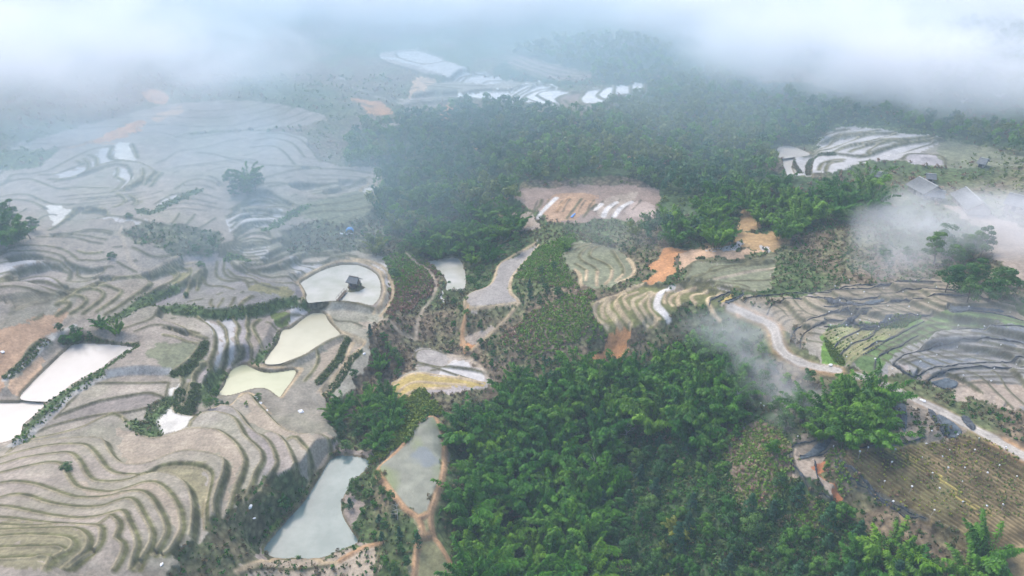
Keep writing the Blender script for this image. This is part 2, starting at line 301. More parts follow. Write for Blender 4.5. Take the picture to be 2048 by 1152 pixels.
# ------------------------------------------------------------------ line work: bunds, risers, banks, paths (crop, kind, points)
LINES = """
K b 0,310 120,275 250,250 400,250 550,262 680,300 760,350 820,400 890,400 1000,405 1100,390
K b 0,345 100,310 250,305 400,305 520,320 630,350 720,420 820,460
K b 80,385 200,345 350,340 480,365 600,400 700,450 720,470 710,560
K b 0,435 120,410 250,390 370,385 480,405 520,420
K b 0,550 150,510 300,455 420,440 520,420 600,440 700,490
K b 0,605 150,545 300,510 450,510 560,560 640,640 700,660
K b 0,612 150,575 300,560 450,580 560,640 680,690 800,700
K b 0,630 200,600 330,610 440,650 560,710 680,725 800,710 900,670 1000,630 1060,600
K b 0,680 150,670 300,690 450,730 560,755 680,760 760,740 870,690
K b 700,590 850,610 1000,580 1130,565 1250,580 1400,560 1560,520 1680,460 1800,400 1900,370 2048,350
K b 800,450 790,500 850,550 950,555 1060,520 1100,470 1165,465
K b 830,460 960,490 1080,470
K r 820,310 900,330 1000,330 1060,320
K p 1260,60 1230,130 1270,160 1290,260 1320,340 1330,400 1400,470 1500,500 1600,470 1720,410 1860,360 2048,345
K b 1220,420 1300,470 1400,520
K b 1370,270 1480,320 1560,360 1700,360 1850,330
K r 1040,630 1150,600 1300,580 1450,575 1530,580 1555,620 1520,670 1430,740 1300,830 1180,910 1090,960
K r 880,700 1000,660 1120,665 1200,700 1260,720 1230,770 1130,850 1010,930
K r 760,760 850,710 940,695 1030,710 1080,750 1050,810 960,880 870,945
K r 620,840 720,770 800,765 880,790 900,830 830,900 740,950
K r 600,860 660,835 730,840 710,890 600,970
K r 1560,540 1680,490 1780,470 1830,490 1810,560 1740,610 1650,650 1560,710 1460,780
K r 1740,450 1830,430 1910,430 1950,470 1940,540 1880,600 1800,640 1700,690 1560,770 1400,860
K g 1800,655 1650,700 1500,790 1380,880 1290,950 1180,1000
K r 2048,540 1940,600 1910,660 1890,720
K g 1180,1015 1290,945 1400,880 1550,840 1700,840 1850,832 2048,870
K b 1180,1130 1400,1060 1560,1000 1620,930 1650,870
K b 1620,965 1800,1030 2048,1130
K b 1400,1130 1560,1070 1700,1070 1900,1120
K b 540,130 700,125 880,110 1000,100 1150,130
K b 400,160 650,160 800,170 950,215 1060,230
K b 560,150 760,140 900,150 1100,190
K p 620,1120 740,1050 820,1000 880,985
L b 650,190 740,145 850,140 950,200 1140,290
L b 480,330 600,260 680,180 760,165 850,200 960,240 1060,290 1100,300
L b 480,335 600,270 720,215 850,235 950,270 1060,310
L b 470,340 620,300 750,290 880,300 1000,300 1070,330
L b 430,410 540,350 680,330 850,340 960,350 1060,390
L b 440,430 560,370 700,355 850,365 950,400 1000,430
L b 470,480 600,395 750,380 880,380 960,410 960,430
L b 480,530 600,430 720,410 860,420 920,450
L b 500,580 600,490 720,460 850,455 890,475
L b 510,610 600,520 700,480 780,500 860,560 870,600
L b 520,640 620,560 700,540 800,560 880,610
L b 400,690 540,650 650,590 740,600 830,630 880,650
L b 380,705 540,670 660,630 760,640 880,660
L b 360,715 520,690 680,655 830,670
L b 350,725 540,705 680,700 820,700
L b 340,735 560,730 680,740 820,740
L b 350,740 520,740 640,770 750,790 830,790
L g 820,530 900,510 1000,450 1120,370 1250,310
L b 830,790 920,750 1060,720 1200,735 1400,745 1600,740 1760,780
L b 640,825 780,830 900,810 1000,780 1180,780 1300,770 1500,770 1760,790
L b 570,855 700,860 850,860 1000,840 1150,830 1180,790
L b 920,900 1030,870 1120,830 1180,830 1280,860 1380,865 1460,840 1490,800 1560,785 1760,800 1900,860
L b 1060,870 1160,930 1260,975
L b 1110,835 1200,870 1280,910 1360,925
L b 580,870 700,900 850,905 980,905 1080,960 1160,1010
L b 600,890 740,930 880,980 1020,1010 1130,1050
L b 500,870 600,920 720,970 830,1040 960,1080 1080,1090 1160,1080
L t 1130,1055 1240,980 1380,910 1500,850 1580,825 1720,820 1850,850 1960,910 2048,970
L b 440,770 500,860 560,900
L b 400,780 390,900 450,970 560,990 660,1060 720,1060 820,1110 960,1152
L b 430,880 500,950 600,975 680,1000 740,1060
L b 320,800 310,920 350,980 450,1010 560,1000 620,1020 660,1110
L b 200,920 190,1010 250,1060 380,1070 500,1120
L r 120,1100 140,1030 190,960 200,880
L r 180,850 200,920 130,990 60,1060 0,1120
L g 430,770 520,780 620,810
J t 0,830 80,772 200,712 300,660 420,637 560,625 680,650 770,700 830,760 855,850 872,930 845,1020 800,1100 750,1130
J t 480,590 700,630 840,690 910,770 945,850 950,950 920,1040 870,1110 820,1152
J t 0,850 20,905 45,960 38,1010 0,1060
J b 30,1065 150,1065 300,1052 460,1048 600,1068 700,1095 760,1110
M b 480,0 470,50 500,90
M b 600,0 580,50 550,95
M b 720,0 700,50 670,95
M r 900,0 830,40 780,90
M g 100,95 350,125 500,140 700,135 850,122 1000,105 1100,80 1200,55 1330,38 1450,30
M b 870,90 1000,85 1150,50
M r 0,230 100,260 250,330 360,390 440,430
M b 0,325 120,355 280,420 400,460 440,470
M r 0,400 120,420 250,470 350,485 400,500 440,480
M R 420,480 390,560 310,650 200,740 110,780
M r 330,160 420,220 490,290 520,380 530,480 520,560 490,640 470,760
M r 540,190 610,270 630,370 650,470 630,580 590,690 570,730
M r 700,170 750,240 750,300 730,370 750,460 760,520 800,520
M r 800,530 740,590 690,640
M r 850,165 840,250 860,320 840,400 870,460 890,520 880,600 840,640
M r 970,170 900,230 920,310 960,390 990,480 1000,530 940,640
M g 1190,330 1140,430 1050,520 990,600 950,640
M b 1040,210 1130,270 1200,300
M r 480,680 380,700 310,770 300,880 250,980 200,1080
M r 170,780 200,860 180,960 160,1080 150,1120
M g 590,740 490,810 430,890 410,990
M T 1200,300 1300,250 1400,180 1500,112 1620,105 1680,150 1705,220 1790,320 1900,370 2048,450
M b 1020,662 1180,665 1300,630 1450,565 1560,495 1660,435 1740,392 1840,370
M t 880,675 1000,690 1200,690 1340,690 1400,700
M b 820,650 900,692 1040,734 1180,724 1300,707 1350,740
M t 1400,720 1330,830 1260,920 1200,1000
M r 1560,520 1570,600 1530,720 1440,850
M R 1870,400 1830,480 1790,600 1700,730 1580,870
M t 1920,430 1880,540 1830,680 1720,830 1600,960
M R 1990,570 1900,650 1800,830 1660,1010
M t 2048,470 1960,560 1880,680 1760,850 1620,1010
M t 430,1110 560,1080 700,1030 800,970 880,965 930,990 1000,1070 1060,1140
N t 690,540 560,600 430,650 300,690 230,720
N T 230,720 200,790 230,900 290,990 330,1040
N T 320,700 280,760 290,850 310,890
N T 420,650 350,700 340,790 390,880 430,980 470,1030
N t 520,640 430,690 420,760 460,850 510,940 570,1010
N t 640,610 560,650 500,700 520,790 550,840
N T 780,600 650,660 590,720 600,810 640,890 690,960 740,990
N T 800,610 720,680 670,750 700,850 740,920 820,960
N t 860,610 790,650 760,740 780,840 830,930 860,940
N W 1000,570 900,600 850,680 840,770 880,840 920,900 950,940
N t 1080,570 960,610 920,690 920,750
N t 1130,590 1000,650 970,720 1000,790
N t 1230,590 1100,630 1050,700 1060,790
N t 1350,620 1220,650 1190,710 1230,770
N t 1500,640 1370,680 1360,760 1400,850 1480,930
N b 700,545 900,550 1100,550 1300,550 1500,560 1700,570 1780,600
N b 1100,560 1300,575 1500,590 1700,620 1850,650
N b 1150,590 1300,600 1450,620 1550,630
N b 1080,550 1150,470 1200,340 1300,310 1500,310 1700,300 1900,270 2048,230
N b 1180,540 1350,450 1420,370 1600,340 1800,310 2048,260
N b 1280,530 1440,450 1600,390 1900,330 2048,310
N p 1430,530 1600,480 1800,420 2048,360
N r 0,220 60,170 160,140
N r 170,160 100,200 40,290 100,350 190,390 230,440
N t 230,440 220,510 225,580
N r 250,150 170,200 150,280 250,320 340,360 380,410
N t 380,410 370,480 310,550
N r 380,200 450,310 490,370 490,440
N t 490,440 420,510
N t 540,270 590,330 610,400 570,460 460,510
N r 0,370 70,410 120,440
N t 120,440 110,540
N t 0,430 50,480 60,580
C t 1160,295 1080,340 1000,390 940,450 910,540 860,590 780,620 740,660 755,705 830,705 950,690 1060,665 1020,610 1010,560 1030,490 1100,400 1180,310
C q 755,705 730,800 725,880 745,945
C t 1065,670 1000,750 930,820 830,900 770,950
C p 450,890 455,800 490,700 550,620 565,540 520,470 440,420 390,370
C p 230,740 300,790 350,840 440,890
C b 1350,380 1400,320 1500,305
C b 1200,60 1190,100 1130,150
C W 1290,40 1240,100 1180,160
C q 1370,30 1320,90 1290,140
C b 1440,40 1400,110 1350,180
C b 1530,80 1480,130 1450,170
C W 1560,80 1520,120
C W 1650,60 1590,120 1570,165
C W 1740,50 1680,100 1635,165
C b 440,1020 450,965 520,950 640,970
C p 640,970 730,980 800,1020 860,1080 900,1150
C b 460,1030 560,1045 640,1065 780,1120 830,1150
C b 540,1060 700,1010 760,1000
X t 778,795 790,775 820,755 860,745 910,750 960,765
X t 790,798 810,778 840,765 880,762 930,768
X t 802,800 825,785 860,775 900,772
X b 830,735 870,730 930,735 975,745
E q 500,215 560,210 600,290 622,400 605,560 560,700 535,780 550,900 582,950
E q 500,215 430,260 380,350 300,440 215,520 230,560 300,650 380,740 460,800 490,900
E q 470,905 460,940 445,1040 435,1150
E q 460,795 525,782
E q 470,905 550,905
E q 582,950 640,1060 690,1150
E q 0,1060 100,1000 180,975 235,955
A t 1420,1125 1560,1070 1700,1045 1850,1040 1960,1080 2048,1065
X b 480,1145 520,1138 600,1140 660,1130
E b 225,970 218,1060 205,1150
B R 60,1130 150,1060 230,960 290,920
B P 40,1151 130,1085 215,1000 300,915 400,850 455,830
X P 340,747 280,743 215,752 165,776 112,817 62,870 25,900
X g 270,697 210,742 152,778 100,815 60,862 48,885
X R 130,684 165,680 225,690 270,692
X t 0,806 88,804
A b 340,190 520,130 740,75 880,50 960,75 1000,100
A b 170,310 330,245 560,195 760,170 915,135
A b 480,0 460,60 330,200
A b 330,0 640,-10 980,-10 1010,20 1000,80
A g 800,235 870,290 930,300 900,230 960,160 1020,110
A R 1090,60 1070,150 1110,180 1180,190
A r 1140,0 1120,60 1105,140
A R 1180,10 1160,80 1120,170
D b 0,470 100,410 250,405 450,385 560,360
D b 100,545 250,520 400,470 600,440 740,390 840,380
D b 0,545 150,490 300,430 420,420 560,380
D b 300,540 500,520 700,470 900,450
O b 400,380 560,370 700,320 830,270
O r 500,430 650,430 760,400 900,340 1050,270 1200,240 1300,240 1420,260 1520,310 1600,360 1650,370 1600,440 1540,520
O b 560,460 750,420 900,370 1000,330 1130,285 1200,275 1300,290
O r 1540,340 1600,370 1550,430 1480,500
O r 1460,340 1470,430 1430,490 1270,570
O r 1190,310 1200,350 1180,400 1260,450 1210,520 1150,580
O b 1300,300 1340,380 1350,440 1300,510 1230,560
O b 650,540 800,530 950,530 1100,530
O r 1140,90 1110,180 1150,220 1250,232
O r 1340,60 1380,150 1400,200
O r 780,230 840,270
O r 850,210 900,270 890,330
O r 900,170 980,210 980,290
O b 0,480 150,440 300,430 450,490 560,540 700,560
O b 0,500 60,450 120,380 300,370 480,330 620,260 780,180 950,110 1120,80
O b 0,690 150,680 300,700 400,740 480,790
O b 0,640 150,620 300,630 420,690 560,740 750,740
O r 780,790 700,880 620,960 530,1010
O b 720,910 850,890 950,890 1050,860 1110,860 1300,880 1500,920
O r 960,880 1100,860 1090,810 1000,780 860,790
O r 1200,600 1290,680 1240,740 1170,770
O r 1330,620 1400,690 1370,730
O r 1450,700 1400,740
O b 530,1050 750,1040 900,1010 1050,1010 1150,1030
O b 1600,730 1750,650 1900,640
O g 1440,800 1550,830 1700,750 1900,660 2048,600
O b 1800,580 1920,500 2048,480
O q 1150,60 900,60 700,100
X b 520,262 560,262 590,275 620,300 640,330
X b 510,275 550,272 585,290 610,320
X b 500,290 545,290 570,310 590,335
X b 395,300 430,305 500,330 560,338 640,340
X b 520,365 600,345 680,345 740,352
X b 505,380 560,372 620,390 660,385 740,360
X b 540,380 600,372 655,375 700,365
X b 600,420 660,415 720,405 745,395
X b 590,440 640,430 700,428 740,420
X b 560,470 620,462 690,458
X b 545,485 620,478 700,475
X t 720,388 727,373 750,372 760,384 745,388 720,388
H b 325,300 340,335 480,387 615,357 560,320 440,290 325,300
H b 220,330 240,370 400,425 540,470 660,480
H b 660,478 700,440 760,425 860,430
H b 690,480 720,450 790,435
H b 720,490 750,455 820,440 920,445
H b 850,495 890,475 960,475
H b 730,570 850,545 1000,540 1080,495
H b 730,575 800,600 960,625 1180,635 1290,660 1340,672
H b 970,620 1020,560 1090,505 1180,490
H b 1010,622 1045,570 1110,520 1180,495 1250,500
H b 1040,622 1070,575 1150,515 1210,500 1280,525
H b 1080,610 1120,560 1200,525 1280,525
H b 1100,590 1160,620 1215,635
H b 1170,570 1200,542 1290,532 1370,545
H b 1170,570 1220,610 1290,640 1340,672
H r 1290,600 1340,560 1450,545
H r 1290,605 1340,655 1390,668
H r 1340,600 1390,660 1450,662
H r 1430,590 1470,535 1560,520
H r 1430,590 1450,635 1550,632
H r 1535,565 1580,515 1640,510
H r 1535,575 1570,605 1630,600
H r 1640,512 1640,578 1725,576
H r 1735,505 1735,570
H r 1820,500 1815,560 1740,560
H b 0,480 100,530 250,560 360,620
H b 0,510 100,550 250,580 340,630
H b 20,540 120,575 260,605 330,645
H b 500,500 620,510 760,520 860,520
H b 520,525 620,535 720,550
H b 440,585 560,560 690,560
H b 420,615 540,590 680,575
H b 380,645 480,620 600,600
H b 330,690 420,650 500,630
H b 230,750 300,720 400,660
H b 160,750 250,715 330,690
H r 1080,330 1250,390 1400,430 1530,430
H r 1050,345 1200,405 1380,445 1500,440
H r 1010,380 1150,440 1300,480 1400,480
H r 1000,400 1100,440 1200,470
H r 1020,360 1150,415 1320,460 1440,465
I b 830,835 900,800 1000,760
I b 820,875 880,845 960,800 1080,760
I r 770,920 860,890 930,830 1060,800 1180,770
I r 760,930 880,910 980,860 1100,800 1270,785
I r 900,930 1000,880 1120,840 1280,800
I r 1000,920 1040,890 1150,850 1330,835 1500,815
I r 1110,915 1130,890 1200,855 1350,840
I r 1050,940 1130,920 1250,870 1400,840 1560,825
I b 1060,975 1170,950 1300,920 1400,880 1560,830
I b 720,945 800,935 900,935 1050,940
I R 650,950 670,1000 700,1040
I R 750,1050 760,980 800,950 900,940
I r 810,1040 830,1000 880,980 960,965
I r 850,1045 870,1000 950,980
I b 1310,970 1350,930 1430,925 1530,935 1565,960 1570,1000
I q 490,490 620,485 760,497 950,550
I b 230,520 330,570 400,610
I b 160,480 260,520 380,590
F d 910,450 930,520 1000,590 1070,640 1200,720 1350,790 1450,830
F d 930,455 1000,540 1100,630 1250,730 1400,810
F d 920,440 1000,400 1150,375 1300,355 1460,315
F d 805,322 700,350 660,390 665,500 720,590 820,670 930,730
F d 920,355 850,400 700,440
P d 0,120 200,90 400,40 700,30 1000,20 1200,30
P d 0,185 300,210 420,205 600,150 800,110 1000,95 1250,95 1500,130
P d 0,270 200,260 380,270 600,240 720,205 900,190 1050,185 1180,155 1300,150 1500,160 1700,220
P d 0,360 80,320 200,315 350,330 490,320
P d 0,410 120,400 240,395 360,340
P d 0,490 120,470 240,430 380,460 470,465 600,430 740,390 900,350 1100,320
P d 40,770 110,720 200,620 270,560 400,480 560,470
P d 120,830 210,760 290,690 380,640 480,560 540,480 600,430
P d 390,760 520,680 640,600 740,540 830,480 920,440 1040,380
P d 510,940 520,870 620,770 750,690 840,600 980,530
P d 700,890 800,800 950,730 1100,670 1300,640 1500,610 1700,610 2048,650
P d 960,720 1040,640 1130,550 1250,510 1400,480 1550,470 1700,480 2048,500
P d 720,900 800,960 870,1010 1000,980 1150,920 1280,900 1450,850 1700,830 2048,800
P d 1000,1060 1100,1010 1250,950 1400,910 1700,890 2048,880
P d 1270,250 1280,300 1340,340 1500,310 1700,320 1850,350 2048,400
D d 370,640 500,620 640,605 850,605 1050,585 1250,545 1500,520
D d 500,740 530,690 600,650 750,630 850,640
D d 640,880 680,820 790,760 900,710 1000,690
D d 700,940 720,870 800,810 860,780
D d 150,700 160,650 230,610 290,595
N d 1450,720 1500,690 1600,630
N d 1540,740 1640,710 1720,650
P x 0,150 300,120 500,85 800,60 1200,55 1500,100
P x 300,175 600,120 900,75 1200,60
P x 0,225 250,235 450,235 650,190 900,150 1200,125 1500,145 1750,240
P x 300,300 600,275 850,235 1100,215 1400,260
P x 200,370 500,360 750,330 1000,300
P x 640,660 800,560 1000,450 1200,400 1500,400 1800,430
P x 560,800 700,690 900,600 1100,500 1300,450 1600,440
P x 760,880 950,800 1200,730 1500,690 2048,720
P x 800,900 1000,830 1300,770 1600,740 2048,760
P x 1050,1080 1300,1000 1600,950 2048,920
P x 1400,1030 1700,990 2048,950
P x 1300,1100 1600,1070 2048,1030
P x 1500,540 1700,540 2048,580
P x 1150,620 1400,570 1700,560 2048,600
"""
# ruled families: kind, how many, first line, last line
FAMS = [
 ('y', 13, 'P', '-20,580 60,520 170,465', 'P', '260,900 420,790 640,620 860,460'),
 ('h', 27, 'X', '1672,922 1720,965 1790,1020 1860,1062 1960,1130', 'X', '1930,868 1990,893 2048,925 2110,960 2200,1010'),
 ('x', 6, 'D', '400,660 500,650 620,650', 'D', '650,870 700,800 800,750'),
 ('x', 11, 'C', '1080,60 1060,100 1050,150', 'C', '1840,20 1800,80 1760,140'),
 ('f', 5, 'O', '1700,330 1850,300 2048,320', 'X', '420,330 500,318 560,330'),
 ('f', 7, 'X', '395,345 430,350 450,370', 'X', '290,440 360,432 440,440'),
 ('f', 6, 'X', '600,350 680,352 740,360', 'X', '600,410 680,405 745,392'),
 ('f', 5, 'X', '120,395 200,385 300,372', 'X', '150,425 230,415 320,400'),
 ('f', 6, 'X', '20,640 60,620 110,612', 'X', '0,600 60,592 150,600'),
 ('f', 5, 'X', '545,492 620,492 700,500', 'X', '560,472 640,470 690,480'),
 ('f', 6, 'X', '660,225 690,215 720,225', 'X', '740,150 800,170 850,178'),
]
# kind: half width, ridge height, colour, splits fields
KIND = {
 'b': (0.36, 0.20, (0.115, 0.110, 0.058), 1), 'r': (0.45, 0.15, (0.12, 0.12, 0.055), 1), 'R': (1.15, 0.1, (0.070, 0.085, 0.032), 1),
 'g': (1.15, 0.25, (0.085, 0.13, 0.045), 1), 't': (0.48, 0.18, (0.40, 0.315, 0.20), 1), 'T': (0.55, 0.06, (0.38, 0.31, 0.20), 1),
 'q': (0.62, 0.30, (0.37, 0.235, 0.13), 1), 'W': (0.85, 0.0, (0.55, 0.53, 0.50), 1), 'd': (0.25, 0.0, (0.10, 0.10, 0.08), 1),
 'c': (0.36, 0.14, (0.105, 0.105, 0.06), 1), 'l': (0.20, 0.24, (0.27, 0.235, 0.145), 0), 'p': (0.5, 0.0, (0.38, 0.32, 0.24), 0), 'P': (0.7, 0.05, (0.36, 0.35, 0.32), 1), 'y': (0.34, 0.22, (0.27, 0.25, 0.125), 0),
 'h': (0.30, -0.12, (0.085, 0.065, 0.03), 0), 'x': (0.34, 0.2, (0.095, 0.09, 0.06), 0), 'f': (0.38, 0.15, (0.115, 0.11, 0.07), 1),
}
# level ground: farmed areas whose cells are flattened between the lines
FIELDS = """
X -500,290 0,335 130,288 200,276 330,268 520,256 600,272 645,330 750,343 765,385 742,420 700,470 690,495 760,512 800,545 792,580 765,630 735,660 742,695 700,785 660,800 650,820 665,870 655,905 545,955 470,1010 385,1100 320,1160 200,1300 -500,1300
X 20,290 150,250 330,205 480,195 620,215 650,240 560,250 420,255 330,268 200,276 100,290
C 1160,295 1080,340 1000,390 940,450 910,540 860,590 780,620 740,660 755,705 830,705 950,690 1060,665 1020,610 1010,560 1030,490 1100,400 1180,310
E 500,215 560,210 600,290 622,400 605,560 560,700 535,780 550,900 582,950 640,1060 690,1150 435,1150 470,905 460,800 380,740 300,650 230,560 215,520 300,440 380,350 430,260
C 1345,380 1400,315 1500,300 1650,330 1745,400 1755,470 1690,525 1600,560 1500,590 1440,580 1415,500 1360,460
N 690,540 430,650 230,720 190,800 330,1050 470,1035 570,1015 740,995 950,945 1060,800 1230,775 1400,850 1450,720 1600,640 1850,640 2048,500 2048,230 1900,265 1500,300 1200,330 1080,545
P -700,330 -400,250 0,110 400,30 800,10 1200,10 1500,60 1800,200 2048,330 2400,420 2700,1300 1900,1300 1400,1100 900,990 500,940 100,860 -100,760 -300,500 -450,420
X 1668,925 1682,905 1800,887 1860,878 1930,863 2048,928 2200,1020 2200,1300 2000,1152 1960,1092 1850,1047 1760,1002 1690,957
C 440,1020 450,960 520,945 640,965 730,978 800,1015 870,1080 910,1150 840,1185 400,1240 300,1230 330,1140 420,1080
H 220,330 325,290 440,285 560,318 620,355 760,420 970,470 1180,485 1300,525 1450,540 1560,515 1820,498 1820,560 1640,580 1550,635 1460,665 1340,675 1180,640 960,628 720,580 690,575 540,640 440,660 250,780 160,755 330,690 340,640 0,500 0,460 100,520 380,600 480,500 650,480 400,430
I 825,830 960,755 1060,748 1280,783 1500,815 1565,825 1800,880 1560,1005 1320,980 1170,970 1060,985 900,1050 650,1050 650,945 720,940 770,920 820,880
C 1020,50 1060,0 1250,-40 1700,-60 1900,-20 1880,120 1800,190 1640,180 1400,195 1300,190 1190,130 1100,110
F 805,322 700,350 660,390 665,500 720,590 820,670 930,730 850,640 800,560 800,470 850,400 930,360
X 1885,415 1940,422 2048,455 2200,500 2200,620 2048,580 1990,520 1960,470 1920,440
"""
